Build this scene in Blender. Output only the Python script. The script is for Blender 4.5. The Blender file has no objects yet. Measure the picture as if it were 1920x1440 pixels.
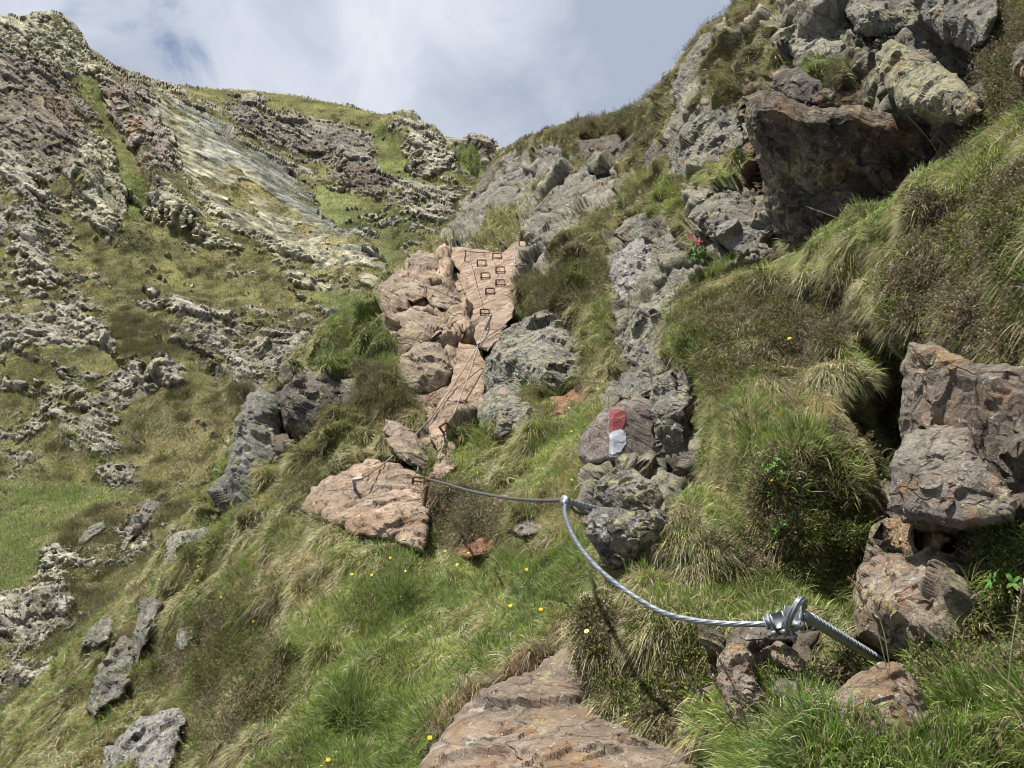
import bpy, math, random
import numpy as np
from mathutils import Vector

# ------------------------------------------------------------------ camera, sky, sun, exposure
sc = bpy.context.scene
COL = sc.collection
HFOV = math.radians(62.0)
PITCH = math.radians(10.0)
F = 960.0 / math.tan(HFOV / 2)                      # focal length in pixels of the 1920 px wide photograph
cam_d = bpy.data.cameras.new('camera'); cam = bpy.data.objects.new('camera', cam_d); COL.objects.link(cam)
cam_d.angle = HFOV; cam_d.sensor_fit = 'HORIZONTAL'; cam_d.clip_start = 0.05; cam_d.clip_end = 3000
cam.location = (0, 0, 0); cam.rotation_euler = (math.radians(90) + PITCH, 0, 0)
sc.camera = cam
sc.view_settings.view_transform = 'Standard'; sc.view_settings.look = 'None'
sc.view_settings.gamma = 1.0; sc.view_settings.exposure = 0.88
sc.cycles.filter_width = 1.0
sc.cycles.max_bounces = 5; sc.cycles.diffuse_bounces = 3; sc.cycles.transmission_bounces = 3

def direction(px, py):
    x = (px - 960) / F; u = -(py - 720) / F
    v = Vector((x, math.cos(PITCH) - u * math.sin(PITCH), math.sin(PITCH) + u * math.cos(PITCH)))
    return v.normalized()

SUN_DIR = Vector((-0.36, -0.20, 0.91)).normalized()     # towards the sun
sun_d = bpy.data.lights.new('sun', 'SUN'); sun_d.energy = 4.4; sun_d.angle = math.radians(0.5)
sun_d.color = (1.0, 0.955, 0.88)
sun = bpy.data.objects.new('sun', sun_d); COL.objects.link(sun)
sun.rotation_euler = SUN_DIR.to_track_quat('Z', 'Y').to_euler()
sun.location = (0, 0, 50)

world = bpy.data.worlds.new('World'); sc.world = world; world.use_nodes = True
wn = world.node_tree; wn.nodes.clear()
def N(nt, t, **kw):
    n = nt.nodes.new(t)
    for k, v in kw.items():
        setattr(n, k, v)
    return n
def L(nt, a, b): nt.links.new(a, b)
def setv(n, **kw):
    for k, v in kw.items(): n.inputs[k.replace('_', ' ')].default_value = v
wo = N(wn, 'ShaderNodeOutputWorld'); bg = N(wn, 'ShaderNodeBackground')
sky = N(wn, 'ShaderNodeTexSky', sky_type='NISHITA', sun_disc=False)
sky.sun_elevation = math.asin(SUN_DIR.z); sky.sun_rotation = math.atan2(SUN_DIR.x, SUN_DIR.y)
sky.altitude = 2200; sky.air_density = 1.0; sky.dust_density = 0.6
tc = N(wn, 'ShaderNodeTexCoord')
n1 = N(wn, 'ShaderNodeTexNoise'); setv(n1, Scale=7.5, Detail=9.0, Roughness=0.55, Distortion=0.4)
n2 = N(wn, 'ShaderNodeTexNoise'); setv(n2, Scale=1.9, Detail=5.0, Roughness=0.5)
mp = N(wn, 'ShaderNodeMapping'); mp.inputs['Location'].default_value = (3.1, 1.7, 0.4)
mp2 = N(wn, 'ShaderNodeMapping'); mp2.inputs['Location'].default_value = (7.3, 2.2, 5.4)
L(wn, tc.outputs['Generated'], mp.inputs[0]); L(wn, mp.outputs[0], n1.inputs['Vector'])
L(wn, tc.outputs['Generated'], mp2.inputs[0]); L(wn, mp2.outputs[0], n2.inputs['Vector'])
def MATH(nt, op, a, b=None, clamp=False):
    m = N(nt, 'ShaderNodeMath', operation=op); m.use_clamp = clamp
    for i, s in enumerate((a, b)):
        if s is None: continue
        if isinstance(s, (int, float)): m.inputs[i].default_value = s
        else: L(nt, s, m.inputs[i])
    return m.outputs[0]
def blob(px, py, rpx):
    d = direction(px, py)
    vm = N(wn, 'ShaderNodeVectorMath', operation='DISTANCE'); L(wn, tc.outputs['Generated'], vm.inputs[0])
    vm.inputs[1].default_value = d
    mr = N(wn, 'ShaderNodeMapRange', interpolation_type='SMOOTHSTEP')
    L(wn, vm.outputs['Value'], mr.inputs['Value'])
    mr.inputs['From Min'].default_value = 0; mr.inputs['From Max'].default_value = rpx / F
    mr.inputs['To Min'].default_value = 1; mr.inputs['To Max'].default_value = 0
    return mr.outputs[0]
hole = MATH(wn, 'MAXIMUM', blob(270, 105, 170), MATH(wn, 'MULTIPLY', blob(190, 20, 120), 0.75))
hole = MATH(wn, 'MAXIMUM', hole, MATH(wn, 'MULTIPLY', blob(1210, 60, 260), 0.10))
hm = MATH(wn, 'ADD', MATH(wn, 'MULTIPLY', hole, 0.55), MATH(wn, 'MULTIPLY', MATH(wn, 'SUBTRACT', n1.outputs['Fac'], 0.5), 2.6))
hmr = N(wn, 'ShaderNodeMapRange', interpolation_type='SMOOTHSTEP'); L(wn, hm, hmr.inputs['Value'])
hmr.inputs['From Min'].default_value = 0.30; hmr.inputs['From Max'].default_value = 0.95
bright = MATH(wn, 'ADD', MATH(wn, 'MULTIPLY', blob(760, 130, 620), 0.55), MATH(wn, 'MULTIPLY', blob(20, 0, 330), 0.35))
dk = MATH(wn, 'MULTIPLY', blob(1150, 120, 420), -0.40)
bright = MATH(wn, 'ADD', MATH(wn, 'ADD', bright, dk), MATH(wn, 'MULTIPLY', MATH(wn, 'SUBTRACT', n2.outputs['Fac'], 0.5), 1.3))
bright = MATH(wn, 'ADD', bright, MATH(wn, 'MULTIPLY', MATH(wn, 'SUBTRACT', n1.outputs['Fac'], 0.5), 1.5))
cr = N(wn, 'ShaderNodeValToRGB'); L(wn, bright, cr.inputs[0])
cr.color_ramp.elements[0].position = -0.0; cr.color_ramp.elements[0].color = (0.235, 0.268, 0.33, 1)
cr.color_ramp.elements[1].position = 0.75; cr.color_ramp.elements[1].color = (0.44, 0.462, 0.51, 1)
skm = N(wn, 'ShaderNodeVectorMath', operation='SCALE'); L(wn, sky.outputs[0], skm.inputs[0]); skm.inputs['Scale'].default_value = 0.07
mixc = N(wn, 'ShaderNodeMix', data_type='RGBA'); L(wn, hmr.outputs[0], mixc.inputs[0])
L(wn, cr.outputs[0], mixc.inputs[6]); L(wn, skm.outputs[0], mixc.inputs[7])
L(wn, mixc.outputs[2], bg.inputs['Color']); bg.inputs['Strength'].default_value = 1.0
L(wn, bg.outputs[0], wo.inputs[0])

# ------------------------------------------------------------------ numeric helpers
RNG = np.random.default_rng(7)
f4 = np.float32
RIGHT = np.array([1, 0, 0], f4); FWD = np.array([0, math.cos(PITCH), math.sin(PITCH)], f4); UP = np.array([0, -math.sin(PITCH), math.cos(PITCH)], f4)
def pt(px, py, d):
    """a point d metres in front of the camera, on the sight line of a pixel of the photograph"""
    px = np.asarray(px, f4); py = np.asarray(py, f4); d = np.asarray(d, f4)
    x = (px - 960) / F * d; u = -(py - 720) / F * d
    return x[..., None] * RIGHT + d[..., None] * FWD + u[..., None] * UP
def _h(ix, iy, iz, s):
    with np.errstate(over='ignore'):
        h = ix.astype(np.uint32) * np.uint32(374761393) + iy.astype(np.uint32) * np.uint32(668265263) + iz.astype(np.uint32) * np.uint32(2147483647 - 95) + np.uint32((s * 144269 + 12345) & 0xffffffff)
        h = (h ^ (h >> np.uint32(13))) * np.uint32(1274126177)
        h = (h ^ (h >> np.uint32(15))) * np.uint32(2246822519)
        return h ^ (h >> np.uint32(16))
def _u(h, k):
    return ((h >> np.uint32(k)) & np.uint32(1023)).astype(f4) * f4(1 / 1023)
def gnoise(P, seed=0):
    Pf = np.floor(P); I = Pf.astype(np.int64); fr = (P - Pf).astype(f4)
    w = fr * fr * fr * (fr * (fr * 6 - 15) + 10)
    out = np.zeros(len(P), f4)
    for dx in (0, 1):
        wx = w[:, 0] if dx else 1 - w[:, 0]
        for dy in (0, 1):
            wy = (w[:, 1] if dy else 1 - w[:, 1]) * wx
            for dz in (0, 1):
                wz = (w[:, 2] if dz else 1 - w[:, 2]) * wy
                h = _h(I[:, 0] + dx, I[:, 1] + dy, I[:, 2] + dz, seed)
                out += wz * ((_u(h, 0) * 2 - 1) * (fr[:, 0] - dx) + (_u(h, 10) * 2 - 1) * (fr[:, 1] - dy) + (_u(h, 20) * 2 - 1) * (fr[:, 2] - dz))
    return out * 1.5
def fbm(P, scale, octv=4, seed=0, gain=0.5):
    P = (P / scale).astype(f4); a = 1.0; out = 0; tot = 0
    for o in range(octv):
        out = out + a * gnoise(P, seed + o * 17); tot += a; a *= gain; P = P * 2.03 + 3.7
    return out / tot * 1.6
def facet(P, scale, seed=0, tilt=1.0, k=24.0):
    """fractured-rock relief: every Voronoi cell is a tilted flat face, joined to its neighbours by short steep joints;
    returns height (in units of scale) and closeness to a joint"""
    Q = (P / scale).astype(f4)
    Qi = np.floor(Q).astype(np.int64)
    n = len(Q); num = np.zeros(n, f4); den = np.full(n, 1e-12, f4); mx = np.zeros(n, f4)
    for dx in (-1, 0, 1):
        for dy in (-1, 0, 1):
            for dz in (-1, 0, 1):
                ix = Qi[:, 0] + dx; iy = Qi[:, 1] + dy; iz = Qi[:, 2] + dz
                h = _h(ix, iy, iz, seed); h2 = _h(ix, iy, iz, seed + 991)
                ex = Q[:, 0] - ix - _u(h, 0); ey = Q[:, 1] - iy - _u(h, 10); ez = Q[:, 2] - iz - _u(h, 20)
                w = np.exp(-k * (ex * ex + ey * ey + ez * ez))
                num += w * ((_u(h2, 0) - 0.5) * 0.7 + tilt * ((_u(h2, 10) - .5) * ex + (_u(h2, 20) - .5) * ey + (_u(h, 5) - .5) * ez))
                den += w; mx = np.maximum(mx, w)
    return num / den, np.clip(mx / den * 2 - 1, 0, 1)          # second value: 0 at a joint, 1 inside a face
def sstep(x, a, b):
    t = np.clip((x - a) / (b - a), 0, 1); return t * t * (3 - 2 * t)
def poly_sd(poly, X, Y):
    """signed distance (positive inside) to a closed polygon and the nearest point on it"""
    best = np.full(X.shape, 1e18, f4); bx = np.zeros(X.shape, f4); by = np.zeros(X.shape, f4); ins = np.zeros(X.shape, bool)
    n = len(poly)
    for i in range(n):
        x0, y0 = poly[i]; x1, y1 = poly[(i + 1) % n]
        ex, ey = x1 - x0, y1 - y0; l2 = ex * ex + ey * ey + 1e-9
        t = np.clip(((X - x0) * ex + (Y - y0) * ey) / l2, 0, 1)
        qx = x0 + t * ex; qy = y0 + t * ey; d = (X - qx) ** 2 + (Y - qy) ** 2
        m = d < best; best = np.where(m, d, best); bx = np.where(m, qx, bx); by = np.where(m, qy, by)
        if y0 != y1:
            c = ((y0 > Y) != (y1 > Y)) & (X < (x1 - x0) * (Y - y0) / (y1 - y0) + x0); ins ^= c
    d = np.sqrt(best)
    return np.where(ins, d, -d).astype(f4), bx, by
class Depth:
    """smooth distance field through measured control points (thin plate in log distance)"""
    def __init__(s, pts, smooth=2e-3):
        A = np.array(pts, float); s.x = A[:, 0] / 1000; s.y = A[:, 1] / 1000; v = np.log(A[:, 2]); n = len(A)
        s.lo, s.hi = A[:, 2].min() * 0.7, A[:, 2].max() * 1.25
        r2 = (s.x[:, None] - s.x) ** 2 + (s.y[:, None] - s.y) ** 2
        K = 0.5 * r2 * np.log(r2 + 1e-12) + smooth * np.eye(n) * 1.0
        M = np.zeros((n + 3, n + 3)); M[:n, :n] = K; M[:n, n] = 1; M[:n, n + 1] = s.x; M[:n, n + 2] = s.y; M[n:, :n] = M[:n, n:].T
        s.w = np.linalg.solve(M, np.concatenate([v, [0, 0, 0]])).astype(f4); s.n = n
    def __call__(s, X, Y):
        X = np.asarray(X, f4) / 1000; Y = np.asarray(Y, f4) / 1000
        o = s.w[s.n] + s.w[s.n + 1] * X + s.w[s.n + 2] * Y
        for i in range(s.n):
            r2 = (X - f4(s.x[i])) ** 2 + (Y - f4(s.y[i])) ** 2 + 1e-9
            o = o + s.w[i] * 0.5 * r2 * np.log(r2)
        return np.clip(np.exp(o), s.lo, s.hi).astype(f4)
def mesh_arrays(name, V, Q, col=None, smooth=True, extra=None, tri=None, uvy=None):
    me = bpy.data.meshes.new(name)
    nq = len(Q); nt = 0 if tri is None else len(tri)
    me.vertices.add(len(V)); me.vertices.foreach_set('co', np.ascontiguousarray(V, f4).ravel())
    loops = np.ascontiguousarray(Q, np.int32).ravel()
    st = np.arange(nq, dtype=np.int32) * 4
    if nt:
        loops = np.concatenate([loops, np.ascontiguousarray(tri, np.int32).ravel()]); st = np.concatenate([st, nq * 4 + np.arange(nt, dtype=np.int32) * 3])
    me.loops.add(len(loops)); me.loops.foreach_set('vertex_index', loops)
    me.polygons.add(nq + nt); me.polygons.foreach_set('loop_start', st)
    me.update(calc_edges=True)
    me.polygons.foreach_set('use_smooth', np.full(nq + nt, smooth, bool))
    if col is not None:
        a = me.color_attributes.new('Col', 'FLOAT_COLOR', 'POINT')
        c = np.ones((len(V), 4), f4); c[:, :3] = col; a.data.foreach_set('color', c.ravel())
    for k, v in (extra or {}).items():
        a = me.attributes.new(k, 'FLOAT', 'POINT'); a.data.foreach_set('value', np.ascontiguousarray(v, f4))
    return me
def link(name, me, mat=None, parent=None, loc=None):
    o = bpy.data.objects.new(name, me); COL.objects.link(o)
    if mat is not None and me is not None: me.materials.append(mat)
    if parent is not None: o.parent = parent
    if loc is not None: o.location = loc
    return o
def tag(o, label=None, cat=None, group=None, kind=None):
    if label: o['label'] = label
    if cat: o['category'] = cat
    if group: o['group'] = group
    if kind: o['kind'] = kind
    return o

# ------------------------------------------------------------------ materials
def new_mat(name):
    m = bpy.data.materials.new(name); m.use_nodes = True; nt = m.node_tree
    b = nt.nodes['Principled BSDF']; b.inputs['Specular IOR Level'].default_value = 0.25
    return m, nt, b
def noise(nt, vec, scale, detail=6, rough=0.6, dist=0.0):
    n = N(nt, 'ShaderNodeTexNoise'); setv(n, Scale=scale, Detail=float(detail), Roughness=rough, Distortion=dist); L(nt, vec, n.inputs['Vector']); return n.outputs['Fac']
def remap(nt, v, a, b, lo=0.0, hi=1.0, smooth=True):
    n = N(nt, 'ShaderNodeMapRange'); n.interpolation_type = 'SMOOTHSTEP' if smooth else 'LINEAR'
    L(nt, v, n.inputs['Value']); n.inputs['From Min'].default_value = a; n.inputs['From Max'].default_value = b
    n.inputs['To Min'].default_value = lo; n.inputs['To Max'].default_value = hi; return n.outputs[0]
def mixcol(nt, fac, a, b, mode='MIX'):
    n = N(nt, 'ShaderNodeMix', data_type='RGBA', blend_type=mode)
    for s, v in ((0, fac), (6, a), (7, b)):
        if isinstance(v, (int, float)): n.inputs[s].default_value = v
        elif isinstance(v, tuple): n.inputs[s].default_value = (*v, 1)
        else: L(nt, v, n.inputs[s])
    return n.outputs[2]
def val2col(nt, v):
    c = N(nt, 'ShaderNodeCombineColor')
    for i in range(3): L(nt, v, c.inputs[i])
    return c.outputs[0]
def rock_graph(nt, scale, lichen, white, black, rust, base, fol=(.75, .2, -.45), yel=(0.40, 0.385, 0.17)):
    """weathered gneiss: foliation streaks, lichens, iron stains; world coordinates"""
    geo = N(nt, 'ShaderNodeNewGeometry'); pos = geo.outputs['Position']
    sc_ = N(nt, 'ShaderNodeVectorMath', operation='SCALE'); L(nt, pos, sc_.inputs[0]); sc_.inputs['Scale'].default_value = scale; P = sc_.outputs[0]
    e_ = Vector(fol).normalized()              # bedding: the pattern is drawn out along this direction
    dt_ = N(nt, 'ShaderNodeVectorMath', operation='DOT_PRODUCT'); L(nt, P, dt_.inputs[0]); dt_.inputs[1].default_value = e_
    sc2 = N(nt, 'ShaderNodeVectorMath', operation='SCALE'); sc2.inputs[0].default_value = e_ * .86; L(nt, dt_.outputs['Value'], sc2.inputs['Scale'])
    sb = N(nt, 'ShaderNodeVectorMath', operation='SUBTRACT'); L(nt, P, sb.inputs[0]); L(nt, sc2.outputs[0], sb.inputs[1])
    mp = N(nt, 'ShaderNodeVectorMath', operation='SCALE'); L(nt, sb.outputs[0], mp.inputs[0]); mp.inputs['Scale'].default_value = 1.6
    big = noise(nt, P, 1.3, 5, 0.6, 0.3); mid = noise(nt, P, 6, 8, 0.68); streak = noise(nt, mp.outputs[0], 4.0, 7, 0.65, 0.4); fine = noise(nt, P, 38, 5, 0.7)
    c = mixcol(nt, 1.0, base, val2col(nt, remap(nt, big, 0.3, 0.7, 0.72, 1.25)), 'MULTIPLY')
    c = mixcol(nt, 1.0, c, val2col(nt, remap(nt, mid, 0.25, 0.75, 0.55, 1.45, False)), 'MULTIPLY')
    c = mixcol(nt, 1.0, c, val2col(nt, remap(nt, streak, 0.3, 0.7, 0.72, 1.28, False)), 'MULTIPLY')
    c = mixcol(nt, 1.0, c, val2col(nt, remap(nt, fine, 0.25, 0.75, 0.6, 1.4, False)), 'MULTIPLY')
    if rust:
        m = remap(nt, noise(nt, P, 2.1, 6, 0.62, 0.6), 0.62 - rust * 0.25, 0.74 - rust * 0.2)
        m = MATH(nt, 'MULTIPLY', m, remap(nt, fine, 0.3, 0.6, 0.5, 1.0)); c = mixcol(nt, MATH(nt, 'MULTIPLY', m, 0.8), c, (0.26, 0.15, 0.08))
    if lichen:
        m = MATH(nt, 'MULTIPLY', remap(nt, noise(nt, P, 2.7, 5, 0.6, 0.2), 0.60 - lichen * 0.3, 0.72 - lichen * 0.3), remap(nt, noise(nt, P, 17, 6, 0.7, 0.5), 0.48, 0.60))
        c = mixcol(nt, MATH(nt, 'MULTIPLY', m, 0.85), c, yel)
    if white:
        m = remap(nt, noise(nt, P, 11, 7, 0.72, 0.8), 0.68 - white * 0.2, 0.74 - white * 0.2); c = mixcol(nt, MATH(nt, 'MULTIPLY', m, 0.8), c, (0.44, 0.43, 0.39))
    if black:
        m = remap(nt, noise(nt, P, 8.3, 7, 0.75, 0.9), 0.66 - black * 0.22, 0.74 - black * 0.22); c = mixcol(nt, MATH(nt, 'MULTIPLY', m, 0.85), c, (0.035, 0.033, 0.03))
    # bump
    vo = N(nt, 'ShaderNodeTexVoronoi'); vo.feature = 'DISTANCE_TO_EDGE'; vo.inputs['Scale'].default_value = .9
    wv = N(nt, 'ShaderNodeVectorMath', operation='ADD'); ns = N(nt, 'ShaderNodeTexNoise'); setv(ns, Scale=3.0, Detail=4.0); L(nt, mp.outputs[0], ns.inputs['Vector'])
    nsc = N(nt, 'ShaderNodeVectorMath', operation='SCALE'); L(nt, ns.outputs['Color'], nsc.inputs[0]); nsc.inputs['Scale'].default_value = .3; L(nt, mp.outputs[0], wv.inputs[0]); L(nt, nsc.outputs[0], wv.inputs[1]); L(nt, wv.outputs[0], vo.inputs['Vector'])
    crack = remap(nt, vo.outputs['Distance'], 0.0, 0.022, 0.0, 1.0)
    hgt = MATH(nt, 'ADD', MATH(nt, 'ADD', MATH(nt, 'MULTIPLY', mid, 0.45), MATH(nt, 'MULTIPLY', streak, 1.1)), MATH(nt, 'ADD', MATH(nt, 'MULTIPLY', fine, 0.35), MATH(nt, 'MULTIPLY', crack, 0.35)))
    return c, hgt, crack, geo
def rock_mat(name, base, lichen=0.5, white=0.4, black=0.4, rust=0.2, scale=3.0, bump=0.9):
    m, nt, b = new_mat(name)
    c, h, crack, geo = rock_graph(nt, scale, lichen, white, black, rust, base)
    c = mixcol(nt, 1.0, c, val2col(nt, remap(nt, crack, 0, 1, 0.75, 1.0)), 'MULTIPLY')
    L(nt, c, b.inputs['Base Color']); b.inputs['Roughness'].default_value = 0.86
    bp = N(nt, 'ShaderNodeBump'); L(nt, h, bp.inputs['Height']); bp.inputs['Strength'].default_value = bump; bp.inputs['Distance'].default_value = 0.11 / scale
    L(nt, bp.outputs[0], b.inputs['Normal']); return m
def terrain_mat(name, scale, vscale, bumpd, vbump, fol=(.75, .2, -.45), bstr=.8):
    """ground: the Col attribute holds the kind of ground (turf, bare rock) found at each spot; grain and lichens are added here"""
    m, nt, b = new_mat(name)
    at = N(nt, 'ShaderNodeAttribute', attribute_name='Col'); rk = N(nt, 'ShaderNodeAttribute', attribute_name='rk')
    c, h, crack, geo = rock_graph(nt, scale, 0.45, 0.35, 0.35, 0.1, at.outputs['Color'], yel=(0.33, 0.34, 0.16), fol=fol)
    P = N(nt, 'ShaderNodeVectorMath', operation='SCALE'); L(nt, geo.outputs['Position'], P.inputs[0]); P.inputs['Scale'].default_value = vscale; P = P.outputs[0]
    v1 = noise(nt, P, 1.0, 6, 0.7); v2 = noise(nt, P, 7.0, 5, 0.75); v3 = noise(nt, P, 0.35, 4, 0.6)
    vc = mixcol(nt, 1.0, at.outputs['Color'], val2col(nt, remap(nt, v2, 0.25, 0.75, 0.45, 1.55, False)), 'MULTIPLY')
    vc = mixcol(nt, remap(nt, v1, 0.45, 0.62, 0, 0.55), vc, mixcol(nt, 1.0, vc, (1.45, 1.2, 0.95), 'MULTIPLY'))
    vc = mixcol(nt, remap(nt, v3, 0.5, 0.62, 0, 0.55), vc, mixcol(nt, 1.0, vc, (0.60, 0.52, 0.50), 'MULTIPLY'))
    c = mixcol(nt, 1.0, c, val2col(nt, remap(nt, crack, 0, 1, 0.7, 1.0)), 'MULTIPLY')
    out = mixcol(nt, rk.outputs['Fac'], vc, c)
    L(nt, out, b.inputs['Base Color']); b.inputs['Roughness'].default_value = 0.9; b.inputs['Specular IOR Level'].default_value = 0.12
    hv = MATH(nt, 'MULTIPLY', MATH(nt, 'ADD', v1, MATH(nt, 'MULTIPLY', v2, 0.5)), vbump)
    hm_ = N(nt, 'ShaderNodeMix'); L(nt, rk.outputs['Fac'], hm_.inputs[0]); L(nt, hv, hm_.inputs[2]); L(nt, h, hm_.inputs[3])
    bp = N(nt, 'ShaderNodeBump'); L(nt, hm_.outputs[0], bp.inputs['Height']); bp.inputs['Strength'].default_value = bstr; bp.inputs['Distance'].default_value = bumpd
    L(nt, bp.outputs[0], b.inputs['Normal']); return m
def blade_mat(name, transl=0.35, rough=0.6):
    m = bpy.data.materials.new(name); m.use_nodes = True; nt = m.node_tree; nt.nodes.clear()
    o = N(nt, 'ShaderNodeOutputMaterial'); at = N(nt, 'ShaderNodeAttribute', attribute_name='Col')
    geo = N(nt, 'ShaderNodeNewGeometry'); nz = noise(nt, geo.outputs['Position'], 9.0, 3, 0.6)
    c = mixcol(nt, 1.0, at.outputs['Color'], val2col(nt, remap(nt, nz, 0.3, 0.7, 0.8, 1.2)), 'MULTIPLY')
    b = N(nt, 'ShaderNodeBsdfPrincipled'); L(nt, c, b.inputs['Base Color']); b.inputs['Roughness'].default_value = rough; b.inputs['Specular IOR Level'].default_value = 0.2
    t = N(nt, 'ShaderNodeBsdfTranslucent'); L(nt, c, t.inputs['Color'])
    mx = N(nt, 'ShaderNodeMixShader'); mx.inputs[0].default_value = transl; L(nt, b.outputs[0], mx.inputs[1]); L(nt, t.outputs[0], mx.inputs[2]); L(nt, mx.outputs[0], o.inputs[0])
    return m
def metal_mat(name, col, metallic=0.85, rough=0.42, rusty=0.0):
    m, nt, b = new_mat(name)
    geo = N(nt, 'ShaderNodeNewGeometry'); nz = noise(nt, geo.outputs['Position'], 60.0, 6, 0.7); n2_ = noise(nt, geo.outputs['Position'], 14.0, 6, 0.7)
    c = mixcol(nt, 1.0, col, val2col(nt, remap(nt, nz, 0.3, 0.7, 0.75, 1.2)), 'MULTIPLY')
    if rusty: c = mixcol(nt, remap(nt, n2_, 0.6 - 0.3 * rusty, 0.7 - 0.2 * rusty), c, (0.16, 0.085, 0.05))
    L(nt, c, b.inputs['Base Color']); b.inputs['Metallic'].default_value = metallic
    L(nt, remap(nt, nz, 0.3, 0.7, rough - 0.1, rough + 0.15), b.inputs['Roughness'])
    bp = N(nt, 'ShaderNodeBump'); L(nt, nz, bp.inputs['Height']); bp.inputs['Strength'].default_value = 0.25; bp.inputs['Distance'].default_value = 0.002
    L(nt, bp.outputs[0], b.inputs['Normal']); return m
# ------------------------------------------------------------------ kinds of ground (linear albedo)
GREY = (.20, .185, .15); PALE = (.235, .22, .16); LAV = (.21, .19, .158); DARKRED = (.135, .115, .098); BLUEG = (.135, .135, .12)
ORANGE = (.31, .235, .175); BROWN = (.16, .115, .075); REDD = (.165, .12, .092)
OLIVE = (.135, .128, .055); GREEN = (.095, .125, .038); TAN = (.20, .175, .085); MOSS = (.098, .082, .040); LIME = (.13, .16, .04)

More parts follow.
